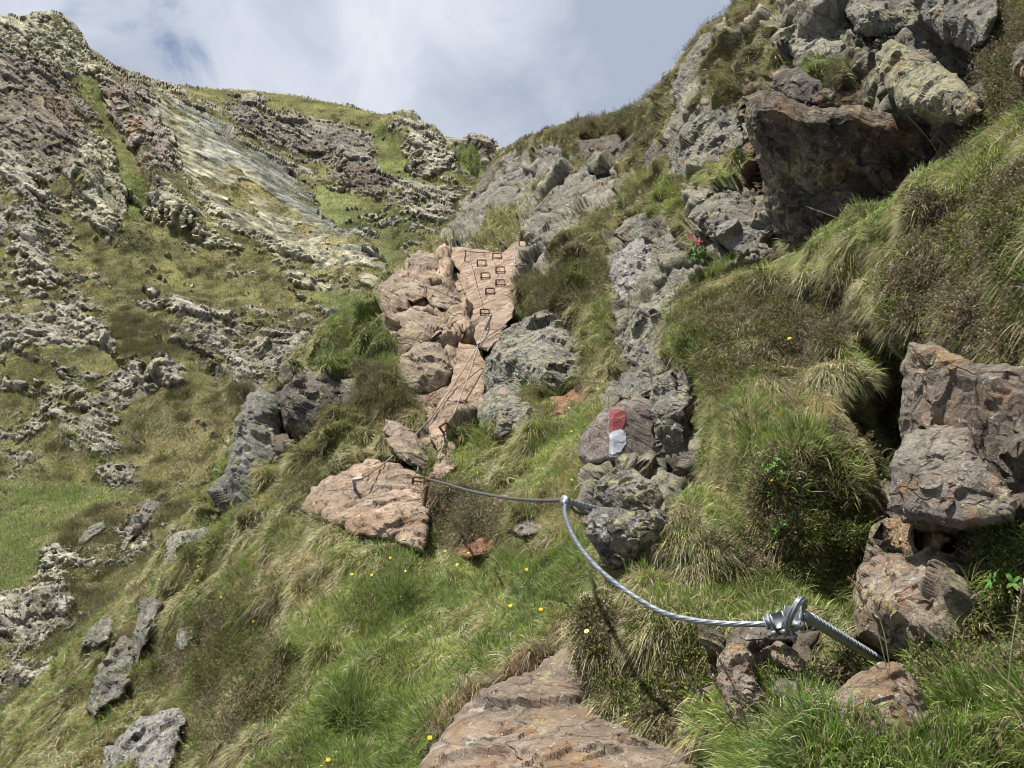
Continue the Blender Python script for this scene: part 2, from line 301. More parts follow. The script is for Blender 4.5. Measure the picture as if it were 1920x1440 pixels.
# a paint: (outline, bareness 0..1 or None, rock colour or None, turf colour or None, green 0..1 or None, heath 0..1 or None)
class Layer:
    def __init__(s, name, poly, ctrl, step, base, roll=36, rim=0.035):
        s.rscale = 1.0; s.name, s.poly, s.step, s.base, s.roll, s.rim = name, poly, step, base, roll, rim
        s.depth = Depth(ctrl)
    def build(s, paints, rockform, seed, wob=10.0, ridges=()):
        xs = [p[0] for p in s.poly]; ys = [p[1] for p in s.poly]; st = s.step; r = s.roll
        gx = np.arange(min(xs) - r, max(xs) + r + st, st, dtype=f4); gy = np.arange(min(ys) - r, max(ys) + r + st, st, dtype=f4)
        X, Y = np.meshgrid(gx, gy); sh = X.shape
        sd, bx, by = poly_sd(s.poly, X, Y)
        keep = sd > -r
        out = np.clip(-sd, 0, None)
        # beyond its crest the ground rolls over and falls away behind
        ax = np.where(sd < 0, bx + (X - bx) * 0.06, X); ay = np.where(sd < 0, by + (Y - by) * 0.06, Y)
        D = s.depth(ax, ay)
        D = D * (1 + s.rim * (1 - np.clip(sd, 0, 28) / 28) ** 2) * (1 + 0.30 * (out / r) ** 1.2)
        for (pl, amp, w) in ridges:      # spurs (positive) and gullies (negative), relief in metres
            dd = np.full(sh, 1e9, f4)
            for (x0, y0), (x1, y1) in zip(pl[:-1], pl[1:]):
                ex, ey = x1 - x0, y1 - y0; t = np.clip(((X - x0) * ex + (Y - y0) * ey) / (ex * ex + ey * ey), 0, 1)
                dd = np.minimum(dd, np.hypot(X - x0 - t * ex, Y - y0 - t * ey))
            D = D - amp * s.rscale * np.exp(-(dd / w) ** 2)
        carve = np.zeros(sh, f4)
        for (lay, pl, S_) in RFOOT:      # hollows in which the boulders sit
            if lay is not s: continue
            pa = np.array(pl, float); x0, y0 = pa.min(0); x1, y1 = pa.max(0)
            iy0, iy1 = np.searchsorted(gy, [y0, y1]); ix0, ix1 = np.searchsorted(gx, [x0, x1])
            if iy1 <= iy0 or ix1 <= ix0: continue
            sl = (slice(iy0, iy1), slice(ix0, ix1)); sdr, _, _ = poly_sd(pl, X[sl], Y[sl]); w_ = sstep(sdr, 0, 9)
            carve[sl] = np.maximum(carve[sl], w_); D[sl] = D[sl] + w_ * S_
        s.carve = carve.ravel()
        P = pt(ax, ay, D)
        # below a crest the hidden side drops
        P = P.reshape(-1, 3); 
        def normals(P):
            G = P.reshape(sh + (3,)); du = np.gradient(G, axis=1); dv = np.gradient(G, axis=0)
            n = np.cross(du, -dv); n /= np.linalg.norm(n, axis=2, keepdims=True) + 1e-12
            v = -G / (np.linalg.norm(G, axis=2, keepdims=True) + 1e-9)
            n = np.where((n * v).sum(2, keepdims=True) < 0, -n, n); return n.reshape(-1, 3).astype(f4)
        Nn = normals(P)
        # paints
        k = wob
        wx = X.ravel() + k * (fbm(P, s.base * 1.2, 4, seed + 1) * 3); wy = Y.ravel() + k * (fbm(P, s.base * 1.2, 4, seed + 2) * 3)
        n = P.shape[0]
        rr = np.full(n, .3, f4); rc = np.tile(np.array(GREY, f4), (n, 1)); vc = np.tile(np.array(OLIVE, f4), (n, 1)); gr = np.full(n, .5, f4); he = np.full(n, .15, f4)
        for p in paints:
            poly, bare, rcol, vcol, g, h = p[:6]; fe = p[6] if len(p) > 6 else 12.0
            if poly is None: w = np.ones(n, f4)
            else:
                pa = np.array(poly, float); m = fe + 30 + 2 * k
                sel = np.nonzero((wx > pa[:, 0].min() - m) & (wx < pa[:, 0].max() + m) & (wy > pa[:, 1].min() - m) & (wy < pa[:, 1].max() + m))[0]
                w = np.zeros(n, f4)
                if len(sel): w[sel] = sstep(poly_sd(poly, wx[sel], wy[sel])[0], -fe, fe)
            if bare is not None: rr += (bare - rr) * w
            if g is not None: gr += (g - gr) * w
            if h is not None: he += (h - he) * w
            if rcol is not None: rc += (np.array(rcol, f4) - rc) * w[:, None]
            if vcol is not None: vc += (np.array(vcol, f4) - vc) * w[:, None]
        P, mask, tint = rockform(s, P, Nn, rr, rc, seed, sd.ravel())
        s.sh, s.keep = sh, keep
        N2_ = normals(P)
        tone = (1 + 0.9 * fbm(P, s.base * .5, 4, seed + 31))[:, None]
        col = vc * (1 - mask[:, None]) * tone + rc * mask[:, None] * tint[:, None]
        idx = np.full(sh, -1, np.int64); idx[keep] = np.arange(keep.sum())
        a = idx[:-1, :-1]; b = idx[:-1, 1:]; c = idx[1:, 1:]; d = idx[1:, :-1]
        ok = (a >= 0) & (b >= 0) & (c >= 0) & (d >= 0)
        Q = np.stack([a[ok], d[ok], c[ok], b[ok]], 1)
        kf = keep.ravel()
        s.X = X.ravel()[kf]; s.Y = Y.ravel()[kf]; s.P = P[kf]; s.N = N2_[kf]; s.mask = mask[kf]; s.green = gr[kf]; s.heath = he[kf]; s.sd = sd.ravel()[kf]; s.rr = rr[kf]; s.vc = vc[kf]
        s.D = (s.P @ FWD)
        me = mesh_arrays(s.name, s.P, Q, np.clip(col[kf], 0.01, .8), smooth=(s.name != 'mountainside'), extra={'rk': mask[kf]})
        return me

def far_form(s, P, Nn, rr, rc, seed, sd):
    """mountainside: bedding runs down to the right; crags stand proud of the turf"""
    e1 = np.array([.70, -.30, -.62], f4); e1 /= np.linalg.norm(e1)
    dep = P @ FWD; q = np.clip(dep / 130.0, .22, 1.6)
    al = (P @ e1)[:, None]
    Pa = P - e1 * al * 0.74                      # stretch 2.6x along the bedding
    warp = np.stack([fbm(P, 9, 3, seed + 5), fbm(P, 9, 3, seed + 6), fbm(P, 9, 3, seed + 7)], 1)
    near = sstep(dep, 68, 46)
    def level(Pa, k, sd_):
        Pw = Pa + warp * .7 * k
        h1, d1 = facet(Pw, 7.0 * k, sd_ + 10, 1.9, 55); h2, d2 = facet(Pw, 2.7 * k, sd_ + 20, 2.1, 55); h3, d3 = facet(Pw, 1.05 * k, sd_ + 30, 2.2, 50); h4, d4 = facet(Pw, .45 * k, sd_ + 40, 2.2, 40)
        nz = fbm(Pa, 13 * k, 3, sd_ + 50) * .85 + fbm(Pw, 4.0 * k, 3, sd_ + 51) * .8 + h1 * .45 + h2 * .35 + h3 * .12
        rel = k * (h1 * 2.2 + h2 * 1.25 + h3 * .5 + h4 * .15 - .30 * sstep(d2, .5, 0) - .16 * sstep(d3, .5, 0))
        tint = h2 * .45 + h1 * .3 + h3 * .35 + fbm(Pa - e1 * (Pa @ e1)[:, None] * .8, .7 * k, 4, sd_ + 70) * .8
        return nz, rel, tint
    nzA, relA, tA = level(Pa, .62, seed); nzB, relB, tB = level(Pa, .30, seed + 500)
    nz = nzA * (1 - near) + nzB * near; rel = relA * (1 - near) + relB * near; tint = tA * (1 - near) + tB * near
    v = rr - .54 + nz * .58 * np.clip(1.25 - np.abs(rr - .5) * .9, .5, 1.2)
    slab = sstep(rr, .975, .995)
    v = v + (fbm(P, .9, 3, seed + 88) * (1 - near) + fbm(P, .4, 3, seed + 89) * near) * .55 * (1 - sstep(rr, .9, 1))
    v = v - slab * .9 * sstep(fbm(P - e1 * al * .88, 2.2, 4, seed + 93), .20, .36)
    mask = sstep(v, -.05, .10)
    prot = np.clip(v, 0, .5) * (1.3 * (1 - near) + .6 * near)
    streak = fbm(P - e1 * al * .93, .8, 4, seed + 71)
    ms = sstep(v, -.02, .13); tint = tint * (.5 + .5 * ms)
    rel = ms * (rel * (1 - .84 * slab) + prot * (1 - slab * .6) + slab * streak * .5)
    turf = (1 - mask) * (fbm(P, 6, 3, seed + 60) * .6 + fbm(P, 1.2, 3, seed + 61) * .30 + fbm(P, .4, 2, seed + 62) * .12)
    vw = -P / np.linalg.norm(P, axis=1, keepdims=True)
    P2 = P + (Nn * .35 + vw * .65) * (rel * (1 - s.carve) + turf * .7)[:, None]
    return P2, mask, np.clip(1.08 - .14 * near - .18 * slab + tint * 1.15 + slab * streak * .8, .38, 1.8)

def near_form(s, P, Nn, rr, rc, seed, sd):
    dep = P @ FWD; q = np.clip(dep / 9.0, .35, 2.5)
    warp = np.stack([fbm(P, .9, 3, seed + 5), fbm(P, .9, 3, seed + 6), fbm(P, .9, 3, seed + 7)], 1)
    e1 = np.array([.55, .25, .8], f4); e1 /= np.linalg.norm(e1)
    Pw = P - e1 * (P @ e1)[:, None] * .4 + warp * .25
    h0, d0 = facet(Pw, 1.3, seed + 9, 1.6, 60); h1, d1 = facet(Pw, .55, seed + 10, 1.8, 60); h2, d2 = facet(Pw, .21, seed + 20, 1.9, 50); h3, d3 = facet(Pw, .09, seed + 30, 1.8, 40)
    nz = fbm(P, 1.6, 3, seed + 50) * .9 + fbm(Pw, .5, 3, seed + 51) * .7
    v = rr - .5 + nz * .42
    mask = sstep(v, -.03, .06)
    slab = 1 - .7 * sstep(rr, .975, .995)
    rel = slab * mask * (h0 * .55 * np.clip(q, .3, 1.2) + h1 * .24 * np.clip(q, .3, 1.3) + h2 * .09 + h3 * .035 + np.clip(v, 0, .4) * .45 - .05 * sstep(d1, .35, 0) - .02 * sstep(d2, .35, 0))
    lump = fbm(P, .9, 3, seed + 60) * .34 * np.clip(q, .62, 1.5) + np.abs(fbm(P, .45, 2, seed + 61)) * .34 * np.clip(q, .5, 1.3) + fbm(P, .1, 3, seed + 62) * .03
    vw = -P / np.linalg.norm(P, axis=1, keepdims=True); P2 = P + (Nn * .6 + vw * .4) * ((rel + (1 - mask) * lump) * (1 - s.carve) * sstep(sd, -4, 16))[:, None]
    tint = 1 + h1 * .5 + h0 * .3 + fbm(Pw, .3, 3, seed + 70) * .5
    return P2, mask, np.clip(tint, .5, 1.5)

# --- the mountainside across the gully
far_poly = [(-260, 20), (-60, 34), (0, 38), (22, 33), (40, 41), (60, 36), (66, 29), (100, 27), (112, 30), (130, 46), (147, 62), (158, 80), (172, 104), (188, 108), (206, 122), (240, 136), (300, 157), (350, 164), (400, 170),
            (480, 174), (540, 180), (600, 191), (660, 203), (718, 219), (745, 215), (772, 214), (786, 232), (812, 238), (838, 270), (858, 273), (874, 262), (888, 256), (905, 260), (918, 268), (930, 287), (1010, 300), (1060, 520), (760, 800), (640, 1000),
            (420, 1150), (300, 1330), (120, 1560), (-260, 1640)]
far_ctrl = [(-250, 30, 235), (100, 30, 255), (0, 40, 235), (190, 110, 262), (300, 157, 285), (450, 175, 310), (600, 191, 320), (745, 215, 255), (835, 270, 225), (890, 260, 175), (930, 290, 165), (870, 340, 190), (700, 235, 260),
            (820, 420, 140), (700, 300, 215), (600, 300, 240), (730, 370, 165), (700, 480, 118), (720, 530, 100), (500, 330, 195), (600, 430, 150), (450, 400, 150), (330, 300, 185), (200, 180, 225), (100, 180, 210), (0, 200, 190), (-250, 200, 190),
            (300, 420, 142), (100, 400, 140), (-100, 500, 110), (0, 560, 100), (200, 560, 100), (400, 560, 104), (600, 560, 96), (600, 660, 70), (450, 640, 82), (350, 640, 78), (250, 760, 66), (450, 800, 58), (0, 740, 70), (100, 880, 52), (0, 1000, 41), (250, 950, 44), (350, 1000, 38),
            (0, 1120, 31), (150, 1120, 30), (300, 1130, 25), (0, 1250, 23), (0, 1400, 17), (-250, 1000, 42), (-250, 1500, 15), (200, 1400, 16), (900, 600, 90), (1000, 400, 150), (600, 900, 50)]
far_ctrl = [(a_, b_, 55.0 * (c_ / 60.0) ** .55) for a_, b_, c_ in far_ctrl]
FAR = Layer('mountainside', far_poly, far_ctrl, 1.9, 9.0, roll=34, rim=0.02)
FAR.rscale = .6
far_ridges = [([(200, 130), (250, 230), (300, 330), (340, 400)], 7.5, 30), ([(290, 165), (420, 265), (560, 380), (690, 500)], 6.5, 48), ([(200, 190), (255, 290), (285, 400)], -4, 16), ([(80, 180), (110, 260), (150, 330)], 6, 40),
              ([(150, 310), (200, 400), (240, 440)], 5, 30), ([(0, 300), (60, 420)], 5, 40), ([(330, 195), (520, 310), (700, 490)], -2.5, 16), ([(480, 200), (600, 260), (700, 330), (745, 370)], 7, 26), ([(740, 225), (800, 280), (850, 340)], 5, 24),
              ([(690, 240), (760, 320), (700, 420), (740, 470)], -4, 22), ([(330, 570), (400, 640), (450, 720)], 3.2, 28), ([(430, 580), (540, 650)], 2.5, 30), ([(350, 650), (410, 720)], -2, 12), ([(240, 670), (330, 700)], 2.2, 26), ([(20, 600), (150, 700), (110, 800)], 2, 40),
              ([(120, 800), (190, 850)], 2.0, 18), ([(180, 880), (260, 900)], 1.6, 18), ([(0, 1150), (130, 1120)], 2.2, 26), ([(840, 275), (900, 345)], -3, 10)]
far_paint = [
    (None, .54, GREY, (.125, .118, .05), .5, .1),
    ([(-260, 20), (90, 20), (210, 125), (190, 170), (100, 150), (-260, 170)], .78, PALE, OLIVE, None, None),
    ([(-260, 90), (60, 100), (160, 150), (190, 200), (200, 300), (140, 330), (60, 290), (-260, 280)], .92, DARKRED, OLIVE, None, None),
    ([(60, 170), (140, 180), (150, 225), (80, 215)], .93, REDD, None, None, None),
    ([(-260, 290), (30, 290), (70, 370), (100, 440), (80, 560), (-260, 600)], .80, LAV, OLIVE, None, None),
    ([(60, 330), (140, 350), (120, 380), (60, 360)], .1, None, OLIVE, None, None),
    ([(65, 250), (130, 250), (140, 330), (90, 330)], .90, DARKRED, OLIVE, None, None),
    ([(150, 260), (210, 220), (240, 300), (255, 400), (230, 430), (170, 430), (110, 400), (140, 340)], .86, PALE, OLIVE, None, None),
    ([(60, 400), (120, 380), (130, 430), (60, 480)], .8, GREY, OLIVE, None, None),
    ([(194, 125), (235, 130), (280, 170), (330, 230), (340, 330), (320, 380), (285, 370), (262, 320), (232, 260), (200, 190)], .93, (.16, .135, .115), OLIVE, None, None),
    ([(205, 145), (225, 150), (225, 190), (205, 185)], .93, REDD, None, None, None, 6), ([(240, 210), (268, 215), (262, 250), (240, 240)], .93, (.20, .125, .085), None, None, None, 6), ([(255, 270), (280, 262), (285, 300), (262, 300)], .93, REDD, None, None, None, 6),
    ([(300, 330), (420, 350), (480, 400), (430, 420), (330, 400)], .72, PALE, OLIVE, None, None),
    ([(140, 150), (165, 145), (205, 190), (235, 290), (262, 330), (290, 390), (280, 430), (236, 430), (232, 360), (215, 280), (190, 200), (150, 170)], .02, None, (.115, .13, .05), .8, 0, 5),
    ([(240, 320), (280, 375), (290, 430), (240, 435)], .0, None, (.105, .135, .045), .9, 0, 6),
    ([(268, 155), (330, 176), (450, 262), (560, 345), (650, 430), (712, 498), (716, 535), (690, 545), (640, 530), (560, 490), (440, 420), (350, 350), (330, 270)], 1.0, PALE, TAN, None, None, 10),
    ([(300, 170), (400, 225), (520, 305), (620, 392), (712, 500), (705, 520), (650, 470), (560, 395), (450, 310), (350, 230)], 1.0, BLUEG, OLIVE, None, None, 9),
    ([(350, 215), (460, 290), (440, 320), (340, 240)], 1.0, (.24, .245, .21), None, None, None, 8),
    ([(220, 440), (300, 375), (380, 400), (460, 440), (560, 500), (600, 545), (480, 560), (320, 540), (220, 500)], .24, PALE, (.135, .13, .055), .4, .1),
    ([(510, 505), (560, 505), (680, 545), (660, 556), (560, 540)], .95, PALE, OLIVE, None, None, 6), ([(600, 500), (650, 515), (640, 528), (590, 520)], .9, PALE, None, None, None, 6),
    ([(560, 545), (720, 548), (640, 590), (590, 580)], .05, None, (.12, .135, .055), .8, 0, 8),
    ([(330, 160), (480, 170), (600, 188), (730, 220), (728, 240), (640, 228), (540, 212), (500, 205), (440, 190), (370, 190)], .06, PALE, (.135, .135, .05), .3, 0, 6),
    ([(410, 190), (480, 185), (500, 215), (560, 228), (650, 230), (690, 275), (710, 300), (755, 375), (740, 395), (680, 370), (640, 345), (590, 310), (500, 270), (450, 240)], .93, (.135, .12, .105), OLIVE, None, None, 8),
    ([(640, 300), (700, 300), (755, 372), (700, 372), (650, 350)], .93, (.10, .075, .065), None, None, None, 8),
    ([(685, 232), (720, 235), (770, 310), (805, 345), (780, 350), (730, 310), (700, 275)], .08, None, (.115, .135, .045), .7, 0, 5),
    ([(590, 345), (640, 360), (720, 400), (730, 440), (640, 430), (600, 390)], .25, GREY, (.11, .13, .05), .8, 0, 8),
    ([(695, 448), (760, 450), (790, 470), (740, 495), (708, 480)], .05, None, (.12, .135, .055), .8, 0, 6),
    ([(735, 205), (790, 205), (835, 262), (842, 300), (800, 300), (750, 260)], .88, GREY, OLIVE, None, None, 8),
    ([(835, 268), (870, 275), (880, 300), (905, 350), (885, 345), (860, 310)], .02, None, (.10, .135, .045), .9, 0, 4),
    ([(866, 250), (935, 250), (935, 330), (900, 340), (880, 300)], .93, (.175, .145, .125), OLIVE, None, None, 5),
    ([(740, 330), (860, 330), (830, 450), (760, 460), (700, 400)], .58, GREY, (.10, .115, .04), None, None),
    ([(0, 440), (120, 560), (160, 640), (60, 680), (-260, 650), (-260, 560)], .60, LAV, OLIVE, None, None),
    ([(315, 555), (380, 560), (420, 600), (470, 580), (540, 590), (620, 580), (600, 640), (520, 720), (440, 720), (370, 650)], .80, LAV, (.11, .105, .05), .3, .2),
    ([(350, 640), (380, 630), (420, 700), (405, 720)], .93, (.12, .09, .085), None, None, None, 6),
    ([(230, 660), (330, 690), (330, 740), (240, 740)], .74, GREY, OLIVE, None, None),
    ([(220, 560), (320, 600), (330, 660), (240, 650), (200, 620)], .2, GREY, (.10, .095, .042), .3, .3),
    ([(300, 720), (450, 730), (440, 800), (380, 900), (250, 900), (220, 800), (240, 760)], .2, GREY, (.135, .12, .055), .2, .12),
    ([(100, 780), (190, 790), (210, 850), (130, 850)], .93, GREY, None, None, None, 8), ([(170, 870), (262, 865), (265, 915), (180, 910)], .93, GREY, None, None, None, 8),
    ([(-260, 900), (150, 905), (270, 925), (230, 975), (120, 1070), (0, 1110), (-260, 1160)], .02, None, (.12, .145, .055), .9, 0, 10),
    ([(120, 960), (240, 930), (420, 940), (330, 1020), (200, 1130), (0, 1160), (60, 1080)], .38, GREY, (.12, .105, .05), .3, .2),
    ([(-260, 1130), (60, 1110), (140, 1105), (130, 1160), (60, 1205), (-260, 1230)], .93, LAV, OLIVE, None, None, 6),
    ([(150, 1130), (300, 1100), (250, 1250), (100, 1350), (0, 1330), (60, 1240)], .34, GREY, (.105, .11, .045), .5, .2),
]

# --- the hillside this side of the gully
near_poly = [(2750, -260), (1470, -260), (1392, -10), (1365, 30), (1322, 48), (1290, 95), (1262, 135), (1235, 165), (1205, 195), (1160, 213), (1110, 222), (1060, 234), (1000, 253), (962, 270), (935, 286), (930, 300), (905, 318), (896, 345),
             (868, 372), (850, 410), (826, 432), (815, 462), (770, 470), (742, 492), (715, 520), (700, 552), (655, 575), (618, 602), (585, 640), (548, 676), (525, 720), (500, 745), (445, 800), (410, 900), (330, 990), (270, 1080), (190, 1150), (120, 1225), (60, 1290),
             (0, 1345), (-200, 1480), (-200, 1640), (2750, 1640)]
near_ctrl = [(1470, -250, 15), (1392, 0, 16), (1270, 140, 17), (1160, 215, 22), (1050, 237, 27), (940, 288, 34), (900, 340, 31), (850, 410, 26), (830, 450, 19), (960, 400, 22), (1080, 350, 18), (1180, 330, 14.5), (1250, 250, 14.5), (1350, 150, 12), (1450, 60, 11),
             (780, 480, 14.5), (930, 467, 14), (985, 470, 13.8), (940, 560, 12), (930, 610, 11), (800, 560, 12.2), (710, 535, 13), (650, 590, 12.5), (560, 680, 11.5), (620, 680, 10.8), (720, 640, 10.5), (860, 700, 9.6), (820, 640, 10.3), (800, 760, 8.9), (880, 780, 8.6), (830, 860, 7.8), (700, 880, 7.4), (790, 930, 6.9), (640, 920, 7.4), (700, 1010, 6.3),
             (600, 800, 9.2), (480, 850, 9.5), (420, 960, 9.2), (340, 1040, 9.0), (250, 1150, 9.0), (120, 1290, 8.8), (0, 1380, 8.6), (-200, 1560, 7), (200, 1380, 7.0), (350, 1230, 7.2), (300, 1400, 5.8), (450, 1100, 7.2), (560, 1000, 7.0), (560, 1150, 5.7), (480, 1350, 4.7), (700, 1150, 5.1), (850, 1060, 5.5), (950, 1000, 5.2), (1050, 960, 4.9), (900, 920, 6.4),
             (1000, 870, 6.3), (1060, 790, 7.0), (960, 830, 7.3), (1000, 700, 8.8), (1100, 700, 8.4), (1150, 640, 7.8), (1050, 560, 10), (1090, 480, 10.5), (1180, 520, 9.2), (1180, 800, 5.3), (1150, 900, 4.4), (1230, 850, 4.9), (1270, 700, 6.0), (1240, 600, 7.2), (1250, 450, 9.0), (1350, 420, 8.0), (1350, 300, 9.5), (1450, 200, 9.2), (1550, 300, 8.6), (1500, 450, 7.6), (1650, 380, 7.8),
             (1600, 100, 8.5), (1750, 150, 7.2), (1700, 20, 8.5), (1900, 60, 5.6), (1850, 200, 5.4), (2140, 0, 4.5), (1400, 520, 7), (1500, 700, 6), (1500, 1000, 5.2), (1700, 700, 5.6), (1900, 500, 4.8), (1900, 900, 4.4), (1750, 1200, 3.8), (1300, 1000, 4.2), (1200, 1050, 3.9), (2140, 1200, 3.4), (1500, 1300, 3.4),
             (1050, 1100, 4.1), (1000, 1200, 3.6), (900, 1200, 4.1), (800, 1300, 3.75), (700, 1440, 3.3), (600, 1400, 3.9), (1000, 1320, 2.95), (900, 1430, 2.6), (1100, 1400, 2.6), (1300, 1420, 2.5), (1200, 1250, 3.3), (1000, 1620, 2.1), (500, 1620, 3.0), (1900, 1600, 2.2), (2740, -250, 4.2), (2740, 500, 3.4), (2740, 1600, 2.2), (2300, 600, 4.2)]
NEAR = Layer('hillside', near_poly, near_ctrl, 2.6, 1.0, roll=36, rim=0.03)
near_paint = [
    (None, .12, GREY, OLIVE, .55, .12),
    # skyline ridge
    ([(930, 280), (1000, 250), (1160, 210), (1240, 160), (1300, 80), (1400, -20), (1480, 60), (1420, 180), (1300, 260), (1200, 340), (1060, 350), (960, 350)], .36, GREY, MOSS, .35, .45),
    ([(930, 290), (1060, 270), (1080, 330), (1030, 400), (960, 430), (880, 470), (820, 460), (850, 400), (900, 330)], .76, (.17, .16, .145), (.095, .085, .04), .3, .5),
    ([(980, 350), (1060, 340), (1100, 300), (1190, 300), (1180, 350), (1120, 390), (1090, 440), (1060, 480), (990, 500)], .7, GREY, OLIVE, .4, .3),
    ([(920, 400), (990, 380), (980, 430), (900, 470)], .0, None, OLIVE, .7, .1),
    ([(1060, 240), (1250, 215), (1260, 250), (1150, 270), (1080, 290)], .1, (.14, .115, .09), MOSS, .1, .9),
    # warm slab and the broken rock left of it
    ([(712, 545), (752, 510), (795, 482), (840, 474), (905, 468), (985, 466), (1005, 500), (975, 590), (935, 640), (915, 700), (905, 790), (880, 800), (850, 850), (830, 880), (800, 880), (770, 830), (800, 780), (770, 740), (745, 680), (735, 600)], 1.0, ORANGE, OLIVE, .3, 0, 6),
    ([(720, 580), (790, 570), (900, 590), (900, 680), (840, 660), (760, 640)], 1.0, (.31, .225, .165), None, None, None, 8),
    ([(800, 790), (905, 740), (890, 800), (840, 860), (815, 865)], 1.0, ORANGE, None, None, None, 6),
    ([(560, 960), (600, 900), (700, 860), (800, 890), (800, 1000), (760, 1030), (640, 990)], .9, ORANGE, OLIVE, None, None, 8),
    # green mound left of the slab
    ([(540, 690), (620, 600), (700, 560), (740, 600), (735, 690), (700, 720), (650, 720), (600, 740)], .04, GREY, (.10, .12, .04), .6, .2),
    ([(640, 740), (740, 720), (790, 760), (770, 800), (720, 810), (660, 830), (600, 860), (600, 800)], .06, GREY, MOSS, .5, .6),
    ([(580, 860), (680, 860), (640, 900), (560, 930), (520, 930)], .03, None, MOSS, .5, .5),
    # gully grass between the blocks
    ([(830, 860), (900, 810), (960, 830), (1040, 790), (1110, 780), (1150, 720), (1180, 740), (1120, 820), (1060, 880), (1000, 930), (880, 930)], .02, GREY, LIME, .6, .05),
    ([(1050, 760), (1110, 720), (1150, 660), (1120, 610), (1160, 580), (1180, 640), (1160, 720), (1090, 780)], .25, (.16, .10, .06), OLIVE, .5, .4),
    ([(800, 920), (880, 910), (950, 960), (930, 1010), (860, 1040), (800, 1010)], .15, (.13, .09, .06), (.07, .055, .035), .05, 1.0, 8),
    ([(880, 930), (1060, 900), (1100, 960), (1090, 1040), (950, 1010)], .03, None, TAN, .3, .15),
    ([(1000, 490), (1110, 470), (1150, 540), (1100, 580), (1010, 585), (985, 560)], .0, None, MOSS, .35, .85),
    ([(1080, 430), (1250, 330), (1280, 430), (1230, 480), (1150, 460), (1100, 500)], .25, GREY, OLIVE, .55, .4),
    ([(1250, 340), (1350, 300), (1420, 290), (1440, 360), (1300, 390), (1220, 440)], .0, None, LIME, .75, .1),
    ([(1200, 480), (1300, 470), (1440, 480), (1430, 520), (1280, 540), (1220, 560)], .35, GREY, OLIVE, .4, .3),
    ([(1390, 160), (1800, 150), (1800, 400), (1500, 480), (1400, 450)], .9, BROWN, OLIVE, .3, .2),
    ([(1480, -60), (1900, -60), (1860, 100), (1600, 90), (1460, 110)], .6, (.15, .14, .125), OLIVE, .5, .4),
    ([(1820, 20), (2150, -20), (2150, 260), (1830, 240)], .0, None, MOSS, .4, .9),
    ([(1130, 450), (1250, 400), (1290, 480), (1345, 500), (1285, 560), (1250, 680), (1310, 700), (1300, 900), (1240, 1010), (1140, 1060), (1095, 960), (1120, 870), (1085, 840), (1130, 760), (1175, 700), (1150, 590)], .88, GREY, OLIVE, .5, .2, 8),
    ([(1290, 350), (1440, 350), (1460, 480), (1400, 500), (1290, 470)], .8, GREY, OLIVE, .4, .3, 8),
    ([(1255, 180), (1350, 40), (1400, 70), (1320, 180), (1400, 190), (1400, 290), (1270, 350), (1250, 300)], .62, GREY, OLIVE, .4, .3, 8),
    ([(1440, 60), (1600, -60), (1900, -60), (1870, 110), (1700, 70), (1600, 120), (1480, 125)], .86, (.165, .155, .13), OLIVE, .4, .4, 8),
    ([(1580, 70), (1700, 60), (1860, 110), (1850, 245), (1740, 250), (1640, 200), (1600, 130)], .85, (.15, .14, .115), OLIVE, .4, .3, 8),
    ([(970, 400), (1080, 330), (1180, 310), (1170, 380), (1090, 440), (1050, 520), (985, 520)], .8, GREY, OLIVE, .4, .3, 8),
    ([(712, 545), (840, 480), (870, 560), (900, 640), (850, 700), (740, 660), (720, 600)], .98, (.30, .22, .165), None, None, None, 8),
    ([(150, 1150), (300, 1100), (310, 1200), (250, 1350), (150, 1440), (60, 1440), (80, 1300)], .36, GREY, None, None, None),
    ([(520, 700), (660, 700), (650, 800), (560, 870), (520, 850)], .75, (.14, .12, .10), None, None, None, 8),
    # foreground slope
    ([(560, 1010), (700, 1000), (880, 1040), (1110, 1040), (1110, 1180), (1000, 1250), (880, 1300), (800, 1360), (780, 1450), (560, 1450), (540, 1200)], .0, None, LIME, .68, .02),
    ([(950, 1050), (1110, 1040), (1115, 1170), (1000, 1200), (930, 1150)], .0, None, GREEN, .97, .0),
    ([(700, 1040), (850, 1060), (860, 1140), (700, 1140)], .0, None, GREEN, .8, .0), ([(600, 1330), (760, 1280), (760, 1450), (560, 1450)], .0, None, GREEN, .85, .0),
    ([(420, 950), (560, 960), (640, 1010), (560, 1060), (430, 1080), (330, 1080)], .06, GREY, OLIVE, .6, .1),
    ([(330, 1190), (480, 1130), (500, 1170), (420, 1280), (330, 1300), (280, 1330), (270, 1280)], .03, None, (.085, .075, .03), .3, .95),
    ([(380, 1290), (480, 1200), (560, 1190), (560, 1260), (440, 1420), (330, 1450)], .03, None, MOSS, .25, .6),
    ([(480, 1050), (620, 1040), (650, 1110), (600, 1160), (480, 1140)], .0, None, TAN, .25, .35),
    ([(0, 1280), (150, 1180), (300, 1060), (320, 1150), (230, 1350), (200, 1450), (0, 1450)], .10, GREY, OLIVE, .62, .15),
    ([(780, 1450), (820, 1370), (900, 1290), (1060, 1200), (1120, 1180), (1340, 1400), (1380, 1640), (780, 1640)], 0.0, (.30, .21, .155), (.15, .115, .075), 0.2, 0, 5),
]
